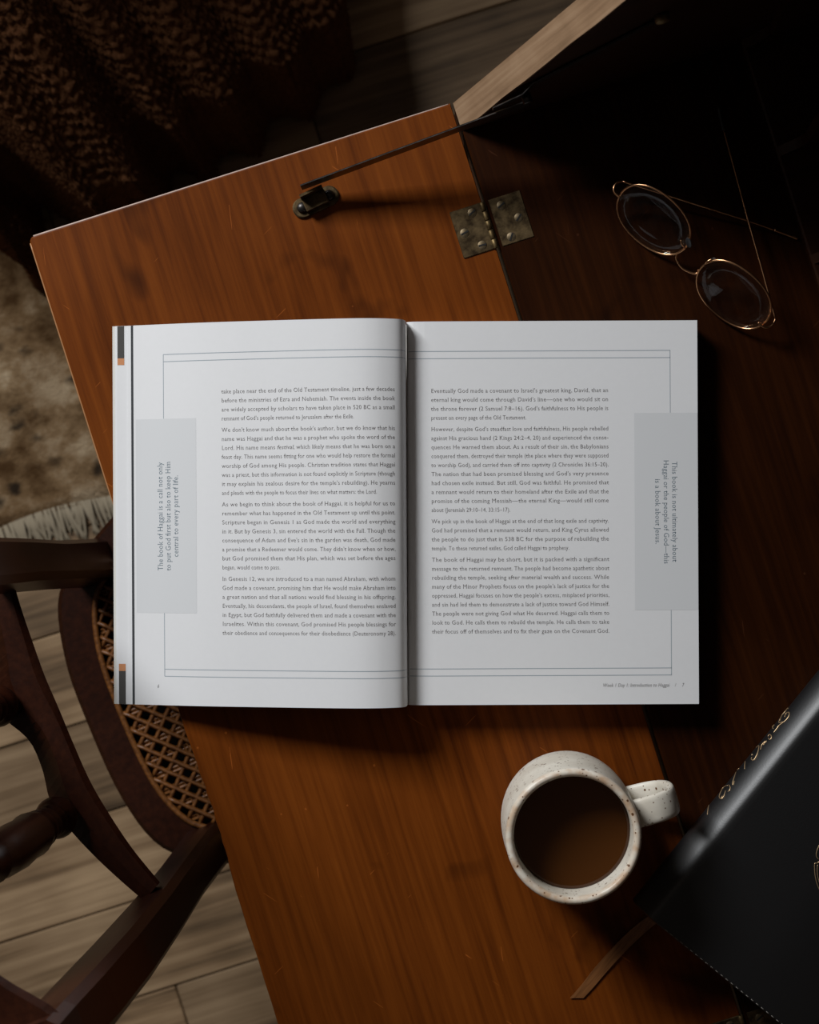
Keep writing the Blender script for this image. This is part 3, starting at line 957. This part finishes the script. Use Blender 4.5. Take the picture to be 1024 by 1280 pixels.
# ------------------------------------------------------------------ printing
chars = sorted(set("abcdefghijklmnopqrstuvwxyzABCDEFGHIJKLMNOPQRSTUVWXYZ0123456789.,:;()'-/\u2013\u2014"))
tmp = []
def tobj(s):
    c = bpy.data.curves.new('glyph', 'FONT'); c.body = s; c.resolution_u = 3
    c.offset = -0.006
    o = bpy.data.objects.new('glyph', c); COL.objects.link(o); tmp.append((o, c)); return o
gl = {c: (tobj(c), tobj('H' + c + 'H')) for c in chars}
hh = tobj('HH')
bpy.context.view_layer.update()
dg = bpy.context.evaluated_depsgraph_get()
def grab(o):
    e = o.evaluated_get(dg); me = e.to_mesh()
    vs = [(v.co.x, v.co.y) for v in me.vertices]; fs = [tuple(p.vertices) for p in me.polygons]
    e.to_mesh_clear(); return vs, fs
hv, _ = grab(hh); hw = max(p[0] for p in hv) - min(p[0] for p in hv)
GLY = {}
for c, (o1, o2) in gl.items():
    vs, fs = grab(o1)
    wv, _ = grab(o2)
    adv = max(p[0] for p in wv) - min(p[0] for p in wv) - hw
    # little serifs on the ends of the upright strokes
    cnt = {}
    for f in fs:
        for i in range(len(f)):
            e = (f[i], f[(i + 1) % len(f)]); key = (min(e), max(e))
            cnt.setdefault(key, []).append(f)
    extra = []
    for (a, b), ff in cnt.items():
        if len(ff) != 1: continue
        (xa, ya), (xb, yb) = vs[a], vs[b]
        if abs(ya - yb) < 0.004 and 0.04 < abs(xa - xb) < 0.15 and c not in ".,:;()'-/\u2013\u20140123456789acegosCGOSQ":
            cy = sum(vs[i][1] for i in ff[0]) / len(ff[0])
            s = 0.028 if cy > ya else -0.028
            extra.append((min(xa, xb) - 0.034, max(xa, xb) + 0.034, ya, ya + s))
    for x0, x1, y0, y1 in extra:
        k = len(vs); vs = vs + [(x0, y0), (x1, y0), (x1, y1), (x0, y1)]; fs = fs + [(k, k + 1, k + 2, k + 3)]
    GLY[c] = (vs, fs, adv)
for o, c in tmp:
    bpy.data.objects.remove(o); bpy.data.curves.remove(c)
SPW = 0.27
def width(s): return sum(SPW if ch == ' ' else GLY[ch][2] for ch in s)
def setline(mb, s, put, size, xsc, length=None, italic=()):
    """put(u, v) takes text coordinates in page pixels to book space"""
    nat = width(s) * size * xsc
    ex = 0.0
    if length is not None:
        xsc *= length / nat
    x = 0.0
    wi = 0
    for ch in s:
        if ch == ' ':
            x += SPW * size * xsc + ex; wi += 1; continue
        vs, fs, adv = GLY[ch]
        sh = 0.22 if (italic is True or wi in italic) else 0.0
        mb.add([put(x + (gx * 0.93 + gy * sh) * size * xsc, gy * size) for gx, gy in vs], fs)
        x += adv * size * xsc
LEFT = [
    ["take place near the end of the Old Testament timeline, just a few decades", "before the ministries of Ezra and Nehemiah. The events inside the book", "are widely accepted by scholars to have taken place in 520 BC as a small", "remnant of God's people returned to Jerusalem after the Exile."],
    ["We don't know much about the book's author, but we do know that his", "name was Haggai and that he was a prophet who spoke the word of the", "Lord. His name means festival, which likely means that he was born on a", "feast day. This name seems fitting for one who would help restore the formal", "worship of God among His people. Christian tradition states that Haggai", "was a priest, but this information is not found explicitly in Scripture (though", "it may explain his zealous desire for the temple's rebuilding). He yearns", "and pleads with the people to focus their lives on what matters: the Lord."],
    ["As we begin to think about the book of Haggai, it is helpful for us to", "remember what has happened in the Old Testament up until this point.", "Scripture began in Genesis 1 as God made the world and everything", "in it. But by Genesis 3, sin entered the world with the Fall. Though the", "consequence of Adam and Eve's sin in the garden was death, God made", "a promise that a Redeemer would come. They didn't know when or how,", "but God promised them that His plan, which was set before the ages", "began, would come to pass."],
    ["In Genesis 12, we are introduced to a man named Abraham, with whom", "God made a covenant, promising him that He would make Abraham into", "a great nation and that all nations would find blessing in his offspring.", "Eventually, his descendants, the people of Israel, found themselves enslaved", "in Egypt, but God faithfully delivered them and made a covenant with the", "Israelites. Within this covenant, God promised His people blessings for", "their obedience and consequences for their disobedience (Deuteronomy 28)."]]
RIGHT = [
    ["Eventually God made a covenant to Israel's greatest king, David, that an", "eternal king would come through David's line\u2014one who would sit on", "the throne forever (2 Samuel 7:8\u201316). God's faithfulness to His people is", "present on every page of the Old Testament."],
    ["However, despite God's steadfast love and faithfulness, His people rebelled", "against His gracious hand (2 Kings 24:2\u20134, 20) and experienced the conse-", "quences He warned them about. As a result of their sin, the Babylonians", "conquered them, destroyed their temple (the place where they were supposed", "to worship God), and carried them off into captivity (2 Chronicles 36:15\u201320).", "The nation that had been promised blessing and God's very presence", "had chosen exile instead. But still, God was faithful. He promised that", "a remnant would return to their homeland after the Exile and that the", "promise of the coming Messiah\u2014the eternal King\u2014would still come", "about (Jeremiah 29:10\u201314, 33:15\u201317)."],
    ["We pick up in the book of Haggai at the end of that long exile and captivity.", "God had promised that a remnant would return, and King Cyrus allowed", "the people to do just that in 538 BC for the purpose of rebuilding the", "temple. To these returned exiles, God called Haggai to prophesy."],
    ["The book of Haggai may be short, but it is packed with a significant", "message to the returned remnant. The people had become apathetic about", "rebuilding the temple, seeking after material wealth and success. While", "many of the Minor Prophets focus on the people's lack of justice for the", "oppressed, Haggai focuses on how the people's excess, misplaced priorities,", "and sin had led them to demonstrate a lack of justice toward God Himself.", "The people were not giving God what He deserved. Haggai calls them to", "look to God. He calls them to rebuild the temple. He calls them to take", "their focus off of themselves and to fix their gaze on the Covenant God."]]
SZ = 7.4
LIFT = 0.00008
def block(paras, x0, x1, ybase, fn):
    mb = MB()
    y = ybase
    full = {2: None}
    for P_ in paras:
        for i, s in enumerate(P_):
            just = i < len(P_) - 1 or s.endswith('28).') or s.endswith('Covenant God.')
            it = (4,) if 'festival' in s else ()
            setline(mb, s, (lambda u, v, y=y: fn(x0 + u, y - v)), SZ, 0.88, (x1 - x0) if just else None, it)
            y += 11.22
        y += 3.05
    return mb
block(LEFT, 277.5, 494.5, 491.2, lambda x, y: pageL(x, y, LIFT)).build('printed_text', M_INK, lt, local=True, kind='stuff')
block(RIGHT, 539.5, 761.5, 491.2, lambda x, y: pageR(x, y, LIFT)).build('printed_text', M_INK, blk, local=True, kind='stuff')
mb = MB()
setline(mb, "Week 1 Day 1: Introduction to Haggai", lambda u, v: pageR(752.5 + u, 859.8 - v, LIFT), 6.3, 0.8, 83.5, True)
setline(mb, "/", lambda u, v: pageR(842.5 + u, 859.8 - v, LIFT), 6.3, 0.8, None, True)
setline(mb, "7", lambda u, v: pageR(851.5 + u, 859.8 - v, LIFT), 6.3, 0.8, None, True)
mb.build('printed_footer', M_INK, blk, local=True, kind='stuff')
mb = MB()
setline(mb, "6", lambda u, v: pageL(195.5 + u, 859.8 - v, LIFT), 6.3, 0.8, None, True)
mb.build('printed_footer', M_INK, lt, local=True, kind='stuff')
mb = MB()
for s, xb, ys, ye in (("The book of Haggai is a call not only", 203.3, 712, 575.5), ("to put God first but also to keep Him", 213.2, 712, 574.5), ("central to every part of life.", 222.6, 695, 592)):
    setline(mb, s, (lambda u, v, xb=xb, ys=ys: pageL(xb - v, ys - u, 0.00012)), 9.2, 0.85, ys - ye)
mb.build('printed_callout', M_SLATE, lt, local=True, kind='stuff')
mb = MB()
for s, xb, ys, ye in (("This book is not ultimately about", 840.6, 578.5, 704), ("Haggai or the people of God\u2014this", 830.0, 576.5, 706.5), ("is a book about Jesus.", 819.4, 600, 682)):
    setline(mb, s, (lambda u, v, xb=xb, ys=ys: pageR(xb + v, ys + u, 0.00012)), 9.2, 0.85, ye - ys)
mb.build('printed_callout', M_SLATE, blk, local=True, kind='stuff')

# ================================================================== MUG
RIMH = 0.088
mc = W(717.5, 1046.5, ZT + RIMH)
mug = thing('mug', 'speckled cream stoneware mug with a strap handle beside the open book', 'mug', (mc.x, mc.y, ZT), math.radians(15.5))
def glaze():
    t = NT('speckled_cream_glaze')
    vec = t.coords((1, 1, 1))
    spot = None
    for scl, rd, kp in ((430.0, 0.24, 0.52), (250.0, 0.26, 0.80)):
        vo = t.n('ShaderNodeTexVoronoi'); vo.inputs['Scale'].default_value = scl
        t.l(vec, vo.inputs['Vector'])
        sep = t.n('ShaderNodeSeparateColor'); t.l(vo.outputs['Color'], sep.inputs[0])
        rad = t.math('MULTIPLY', t.math('ADD', t.math('MULTIPLY', sep.outputs[0], 0.6), 0.5), rd)
        sp = t.math('MULTIPLY', t.math('LESS_THAN', vo.outputs['Distance'], rad), t.math('GREATER_THAN', sep.outputs[1], kp))
        spot = sp if spot is None else t.math('MAXIMUM', spot, sp)
    n = t.noise(t.coords((45, 45, 45)), 1.0, 3, 0.55)
    base = t.ramp(n, [(0.3, (0.66, 0.60, 0.50)), (0.7, (0.84, 0.79, 0.69))])
    # toasted rim and handle edges
    sx = t.n('ShaderNodeSeparateXYZ'); t.l(vec, sx.inputs[0])
    nz = t.noise(t.coords((80, 80, 80)), 1.0, 2, 0.5)
    zz = t.math('ADD', sx.outputs[2], t.math('MULTIPLY', nz, 0.006))
    rimf = t.ramp(t.math('MULTIPLY', t.math('SUBTRACT', zz, 0.0855), 90.0), [(0.0, (0, 0, 0)), (0.5, (0.85, 0.85, 0.85))])
    bl = t.ramp(t.noise(t.coords((110, 110, 110)), 1.0, 3, 0.6), [(0.38, (0.12, 0.12, 0.12)), (0.66, (0.9, 0.9, 0.9))])
    rimf = t.mix(1.0, rimf, bl, 'MULTIPLY')
    base = t.mix(rimf, base, (0.48, 0.27, 0.13))
    col = t.mix(spot, base, (0.13, 0.055, 0.02))
    t.l(col, t.b.inputs['Base Color'])
    setp(t.b, Roughness=0.38)
    t.b.inputs['Specular IOR Level'].default_value = 0.4
    t.bump(n, 0.15, 0.0015)
    return t.m
M_GLAZE = glaze()
Rm = 0.0389
prof = [(0.0, 0.002), (0.030, 0.002), (0.033, 0.0), (0.0365, 0.0012), (0.0392, 0.006), (0.0402, 0.020), (0.0402, 0.045), (0.0396, 0.065), (0.0391, 0.080), (0.0390, 0.0845), (0.0384, 0.0872), (0.0367, 0.0882), (0.0350, 0.0874), (0.0342, 0.0850), (0.0340, 0.080), (0.0342, 0.07), (0.0345, 0.05), (0.0345, 0.02), (0.032, 0.009), (0.025, 0.0068), (0.0, 0.0065)]
ps = spline([(a, b, 0) for a, b in prof], 3)
MB().lathe([(max(0, p.x), p.y) for p in ps], 72).build('body', M_GLAZE, mug, local=True)
hp = spline([(0.0375, 0.069, 0), (0.044, 0.0702, 0), (0.053, 0.0695, 0), (0.0600, 0.0640, 0), (0.0630, 0.053, 0), (0.0628, 0.038, 0), (0.0590, 0.0255, 0), (0.052, 0.0190, 0), (0.045, 0.0170, 0), (0.0390, 0.0160, 0)], 5)
rings = []
for i, p in enumerate(hp):
    t = (hp[min(i + 1, len(hp) - 1)] - hp[max(i - 1, 0)]).normalized()
    nn = Vector((-t.y, t.x, 0))
    hw_, ht_ = 0.0084, 0.0026
    ring = []
    for k in range(16):
        q = 2 * math.pi * k / 16
        cx, cy = math.cos(q), math.sin(q)
        sx = math.copysign(abs(cx) ** 0.5, cx) * hw_
        sy = math.copysign(abs(cy) ** 0.6, cy) * ht_
        pp = p + nn * sy
        ring.append(Vector((pp.x, sx, pp.y)))
    rings.append(ring)
MB().loft(rings).build('handle', M_GLAZE, mug, local=True)

def coffee_mat():
    t = NT('milky_coffee')
    t.b.inputs['Base Color'].default_value = (0.050, 0.0160, 0.0030, 1)
    setp(t.b, Roughness=0.06)
    t.b.inputs['Specular IOR Level'].default_value = 0.5
    return t.m
cofh = 0.0640
coffee = MB().lathe([(0.0, -0.004), (0.0335, -0.004), (0.0341, 0.0), (0.0337, 0.0002), (0.032, -0.0002), (0.0, -0.0002)], 64).build('coffee', coffee_mat())
coffee.location = (mc.x, mc.y, ZT + cofh)
props(coffee, 'dark brown coffee filling the speckled mug', 'coffee')

# ================================================================== GLASSES
M_GOLD = plain('rose_gold_wire', (0.62, 0.33, 0.17), 0.25, 1.0)
M_TIP = plain('grey_temple_tip', (0.03, 0.03, 0.032), 0.35)
def lens_mat():
    t = NT('clear_lens')
    nt = t.t
    tr = t.n('ShaderNodeBsdfTransparent'); tr.inputs['Color'].default_value = (0.93, 0.93, 0.94, 1)
    gs = t.n('ShaderNodeBsdfGlossy'); gs.inputs['Roughness'].default_value = 0.03
    lw = t.n('ShaderNodeLayerWeight'); lw.inputs['Blend'].default_value = 0.5
    fac = t.math('ADD', t.math('MULTIPLY', t.math('POWER', lw.outputs['Facing'], 4.0), 0.5), 0.035)
    mx = t.n('ShaderNodeMixShader')
    t.l(fac, mx.inputs[0]); t.l(tr.outputs[0], mx.inputs[1]); t.l(gs.outputs[0], mx.inputs[2])
    t.l(mx.outputs[0], t.out.inputs['Surface'])
    return t.m
M_LENS = lens_mat()
gbase = T(868, 322)
glasses = thing('eyeglasses', 'thin rose-gold wire eyeglasses with oval lenses lying inside the bureau', 'glasses', (gbase.x, gbase.y, ZT), 0)
ge = Vector((0.757, -0.653, 0)); gp = Vector((0.653, 0.757, 0))
tilt = math.radians(45)
gup = gp * math.cos(tilt) + Vector((0, 0, math.sin(tilt)))
gnr = ge.cross(gup)
def lens(px, py, rot):
    c = T(px, py, 0.0155)
    A, B = 0.0257, 0.0200
    path = []
    for k in range(64):
        q = 2 * math.pi * k / 64
        x, y = A * math.cos(q), B * math.sin(q) * (1 + 0.05 * math.cos(q * 2))
        x, y = x * math.cos(rot) - y * math.sin(rot), x * math.sin(rot) + y * math.cos(rot)
        path.append(c + ge * x + gup * y)
    rim = MB().tube(path, 0.00075, 8, closed=True).build('rim', M_GOLD, glasses)
    rings = []
    for s, dn in ((0.0, 0.0016), (0.25, 0.0015), (0.5, 0.0012), (0.75, 0.0007), (0.985, 0.0)):
        rings.append([c + (p - c) * max(s, 0.001) - gnr * dn for p in path])
    for s, dn in ((0.985, -0.0014), (0.6, -0.0007), (0.001, -0.0002)):
        rings.append([c + (p - c) * s + gnr * (dn * 0.5 - 0.0002) for p in path])
    MB().loft(rings).build('lens', M_LENS, glasses, label='clear oval lens')
    return c, path
lens(817.3, 275.0, 0.02); lens(917.3, 368.5, 0.02)
MB().tube(spline([T(846.5, 317, 0.010), T(846, 324, 0.0085), T(852, 334, 0.0072), T(862, 340, 0.0072), T(871, 342, 0.008), T(874, 337, 0.0095)], 6), 0.00085, 8).build('bridge', M_GOLD, glasses)
for pts in ([(858, 311, .018), (853, 306, .021), (851, 300, .022)], [(881, 331, .018), (884, 327, .021), (890, 324, .022)]):
    MB().tube(spline([T(*p) for p in pts], 5), 0.0006, 6).build('pad_arm', M_GOLD, glasses)
for a, b in (((859, 298, .022), (863, 309, .018)), ((884, 328, .018), (895, 324, .022))):
    p0, p1 = T(*a), T(*b)
    mb = MB(); rings = []
    for k in range(9):
        q = math.pi * k / 8
        r = 0.0024 * math.sin(q) + 0.0001
        c = p0.lerp(p1, 0.5 - 0.5 * math.cos(q))
        rings.append([c + Vector((0.6 * math.cos(w) * r, 0.5 * math.sin(w) * r, math.sin(w + 0.5) * r)) for w in [2 * math.pi * i / 10 for i in range(10)]])
    mb.loft(rings).build('nose_pad', M_TIP, glasses)
for pts in ([(775, 247, .0155), (768.5, 241, .0150), (767.5, 235, .0148), (771, 229, .0145), (778, 226.5, .0140)], [(948, 403, .0155), (955, 409, .0150), (962, 409, .0148), (967, 405, .0145), (969.5, 399, .0140)]):
    MB().tube(spline([T(*p) for p in pts], 6), 0.00085, 8).build('endpiece', M_GOLD, glasses)
t1 = spline([T(778, 226.5, .0140), T(850, 249, .0110), T(935, 276, .0060), T(968, 287.5, .0032)], 8)
t2 = spline([T(969.5, 399, .0140), T(953, 338, .0118), T(935.5, 276, .0095), T(917, 207, .0055), T(905, 163, .0028)], 8)
o1 = MB().tube(t1, 0.0007, 8).build('temple', M_GOLD, glasses)
MB().tube(spline([T(968, 287.5, .0032), T(983, 293, .0016), T(997.5, 298.5, .0011)], 6), 0.00095, 8).build('temple_tip', M_GOLD, o1)
o2 = MB().tube(t2, 0.0007, 8).build('temple', M_GOLD, glasses)
MB().tube(spline([T(905, 163, .0028), T(901.5, 149, .0018), T(899, 136, .0014)], 6), [0.0011] * 12 + [0.0013], 8).build('temple_tip', M_TIP, o2, label='dark grey temple tip')

# ================================================================== BLACK BOOK
def leather():
    t = NT('black_leather')
    n = t.noise(t.coords((900, 900, 900)), 1.0, 3, 0.6)
    t.b.inputs['Base Color'].default_value = (0.0045, 0.0045, 0.005, 1)
    setp(t.b, Roughness=0.44)
    t.b.inputs['Specular IOR Level'].default_value = 0.75
    t.bump(n, 0.10, 0.0006)
    return t.m
M_LEATHER = leather()
M_FOIL = plain('gold_foil', (0.80, 0.56, 0.32), 0.45, 0.85)
M_PAGES = plain('dark_gilt_page_edges', (0.20, 0.13, 0.06), 0.5, 0.4)
BH = 0.038
c0 = W(811, 1147, ZT + BH)
e1 = Vector((0.630, 0.777, 0)); e2 = Vector((0.777, -0.630, 0))     # along the spine, across the cover
bib = thing('black_book', 'thick black leather-bound book with gold lettering beside the mug', 'book', (c0.x, c0.y, ZT), math.atan2(e2.y, e2.x))
BW_, BL_ = 0.119, 0.181
Mb = PM[bib.name]
# wrap-around cover: profile across (x = across from the spine edge, z up), extruded along the spine (local y)
SPINE = [(p.x, p.y) for p in spline([(0.001, 0.0006, 0), (-0.0045, 0.004, 0), (-0.0085, 0.011, 0), (-0.0102, 0.019, 0), (-0.0094, 0.0255, 0), (-0.0066, 0.0308, 0), (-0.0028, 0.0350, 0), (0.0006, 0.0373, 0), (0.003, 0.03795, 0)], 4)]
def cover_profile():
    pts = [(BW_, 0.0004), (0.004, 0.0004)]
    pts += SPINE
    pts += [(0.006, BH), (BW_ * 0.5, BH), (BW_ - 0.002, BH - 0.0006), (BW_, BH - 0.0014)]
    return pts
outp = cover_profile()
inn = [(BW_, 0.0028), (0.004, 0.0028)]
inn += [(a + 0.0024, 0.0028 + (z - 0.0006) / (0.03795 - 0.0006) * (BH - 0.0054 - 0.0002)) for a, z in SPINE]
inn += [(0.006, BH - 0.0026), (BW_ * 0.5, BH - 0.0026), (BW_ - 0.002, BH - 0.0030), (BW_, BH - 0.0034)]
mb = MB(); rings = []
for y, sc in ((0.0, 0), (0.0008, 1), (BL_ - 0.0008, 1), (BL_, 0)):
    o_ = [(a + (b - a) * (0.3 if sc == 0 else 0), c + (d_ - c) * (0.3 if sc == 0 else 0)) for (a, c), (b, d_) in zip(outp, inn)]
    rings.append([Vector((a, y, z)) for a, z in o_] + [Vector((a, y, z)) for a, z in reversed(inn)])
mb.loft(rings, smooth=True)
cover = mb.build('cover', M_LEATHER, bib, local=True, label='black leather cover with a rounded spine')
for p in cover.data.polygons: p.use_smooth = True
mod = cover.modifiers.new('split', 'EDGE_SPLIT'); mod.split_angle = math.radians(40)
MB().box(-0.001, BW_ - 0.005, 0.004, BL_ - 0.004, 0.0030, BH - 0.0036).build('page_block', M_PAGES, bib, local=True, label='block of gilt-edged pages')
# gold script on the spine, traced where it stands on the rounded spine
bvh = BVHTree.FromPolygons([Mb @ v.co for v in cover.data.vertices], [tuple(p.vertices) for p in cover.data.polygons])
def on_book(px, py, lift=0.00015):
    o = Vector((0, 0, ZC)); d = (W(px, py, 0.0) - o).normalized()
    hit, nrm, i, dd = bvh.ray_cast(o, d)
    if hit is None: return None
    if nrm.dot(d) > 0: nrm = -nrm
    return hit + nrm * lift
strokes = [
    [(965, 50), (925, 72), (895, 130), (870, 190)], [(925, 150), (945, 105), (978, 100), (972, 145), (930, 195), (865, 245), (830, 290), (800, 330)], [(870, 170), (862, 215), (905, 205)],
    [(808, 240), (788, 262), (795, 285)], [(735, 372), (750, 350), (772, 362), (775, 388), (755, 408), (738, 388)],
    [(722, 420), (692, 452), (705, 425), (665, 470), (650, 522)], [(655, 480), (690, 440), (685, 470)],
    [(600, 500), (632, 478), (622, 545), (600, 600), (570, 642), (545, 632), (552, 608)], [(545, 590), (560, 575)],
    [(475, 655), (470, 700), (468, 745)], [(405, 738), (368, 772)], [(372, 770), (350, 840), (330, 905), (335, 925), (352, 880)],
    [(285, 925), (303, 950), (298, 985), (276, 1003)], [(275, 930), (225, 955), (190, 1020), (180, 1065), (205, 1085), (232, 1050), (250, 990)], [(205, 1080), (215, 1050)],
    [(150, 1030), (112, 1088), (125, 1060)], [(100, 1095), (72, 1130), (55, 1180), (42, 1268)], [(60, 1150), (90, 1100)]]
mb = MB()
for s in strokes:
    P_ = spline([(880 + x / 9.145, 880 + y / 9.145, 0) for x, y in s], 5)
    pp = [on_book(p.x, p.y) for p in P_]
    pp = [p for p in pp if p is not None]
    if len(pp) > 1:
        mb.tube(pp, [0.00022 + 0.00014 * math.sin(math.pi * i / (len(pp) - 1)) for i in range(len(pp))], 5)
mb.build('spine_lettering', M_FOIL, cover, label='gold script lettering on the spine')
# gold emblem on the cover
mb = MB()
em = [[(1024.5, 1056), (1021.5, 1063), (1020.6, 1070), (1023.5, 1074)], [(1018.6, 1079), (1018.4, 1086), (1019.4, 1096), (1022, 1106), (1027, 1116), (1036, 1126)], [(1022.2, 1081), (1021.8, 1088), (1023, 1098), (1027, 1108), (1034, 1116)],
      [(1018.6, 1079), (1022.5, 1078.5), (1026, 1076), (1032, 1079)], [(1024.5, 1056), (1030, 1052), (1038, 1050)]]
for s in em:
    for mir in (0, 1):
        ss = [((2078 - x) if mir else x, y) for x, y in s]
        pp = [p for p in (on_book(q.x, q.y) for q in spline([(x, y, 0) for x, y in ss], 5)) if p is not None]
        if len(pp) > 1: mb.tube(pp, 0.00022, 5)
mb.build('cover_emblem', M_FOIL, cover, label='thin gold line emblem on the cover')
# stitching along the tail edge
mb = MB()
M_THREAD = plain('pale_grey_thread', (0.22, 0.20, 0.18), 0.7)
k = 0
x = 0.012
while x < BW_ - 0.003:
    mb.tube([(x, 0.0007, BH - 0.00012), (x + 0.0006, 0.0007, BH + 0.00012), (x + 0.0014, 0.0007, BH + 0.00012), (x + 0.002, 0.0007, BH - 0.00012)], 0.00022, 5)
    x += 0.0039
mb.build('stitching', M_THREAD, cover, local=True, label='row of pale stitches along the cover edge', kind='stuff')
# ribbon marker lying on the flap
def ribbon_mat():
    t = NT('brown_satin_ribbon')
    n = t.noise(t.coords((900, 60, 900), (0, 0, 0.8)), 1.0, 2, 0.5)
    t.l(t.ramp(n, [(0.3, (0.15, 0.055, 0.015)), (0.7, (0.25, 0.098, 0.030))]), t.b.inputs['Base Color'])
    setp(t.b, Roughness=0.42)
    return t.m
Lr = [(838, 1120, .008), (812, 1144, .005), (801, 1152, .0030), (776, 1174, .0015), (745, 1208, .0010), (727, 1231, .0009), (712.5, 1247.5, .0008)]
Rr = [(850, 1132, .008), (824, 1152, .005), (813, 1160, .0030), (789, 1182, .0015), (760, 1213, .0010), (742, 1234, .0009), (729.5, 1247.5, .0008)]
A_, B_ = spline([T(*p) for p in Lr], 5), spline([T(*p) for p in Rr], 5)
mb = MB()
dz = Vector((0, 0, 0.0003))
mb.loft([[a, b, b + dz, a + dz] for a, b in zip(A_, B_)], smooth=False)
mb.build('ribbon_marker', ribbon_mat(), bib, label='brown satin ribbon marker')
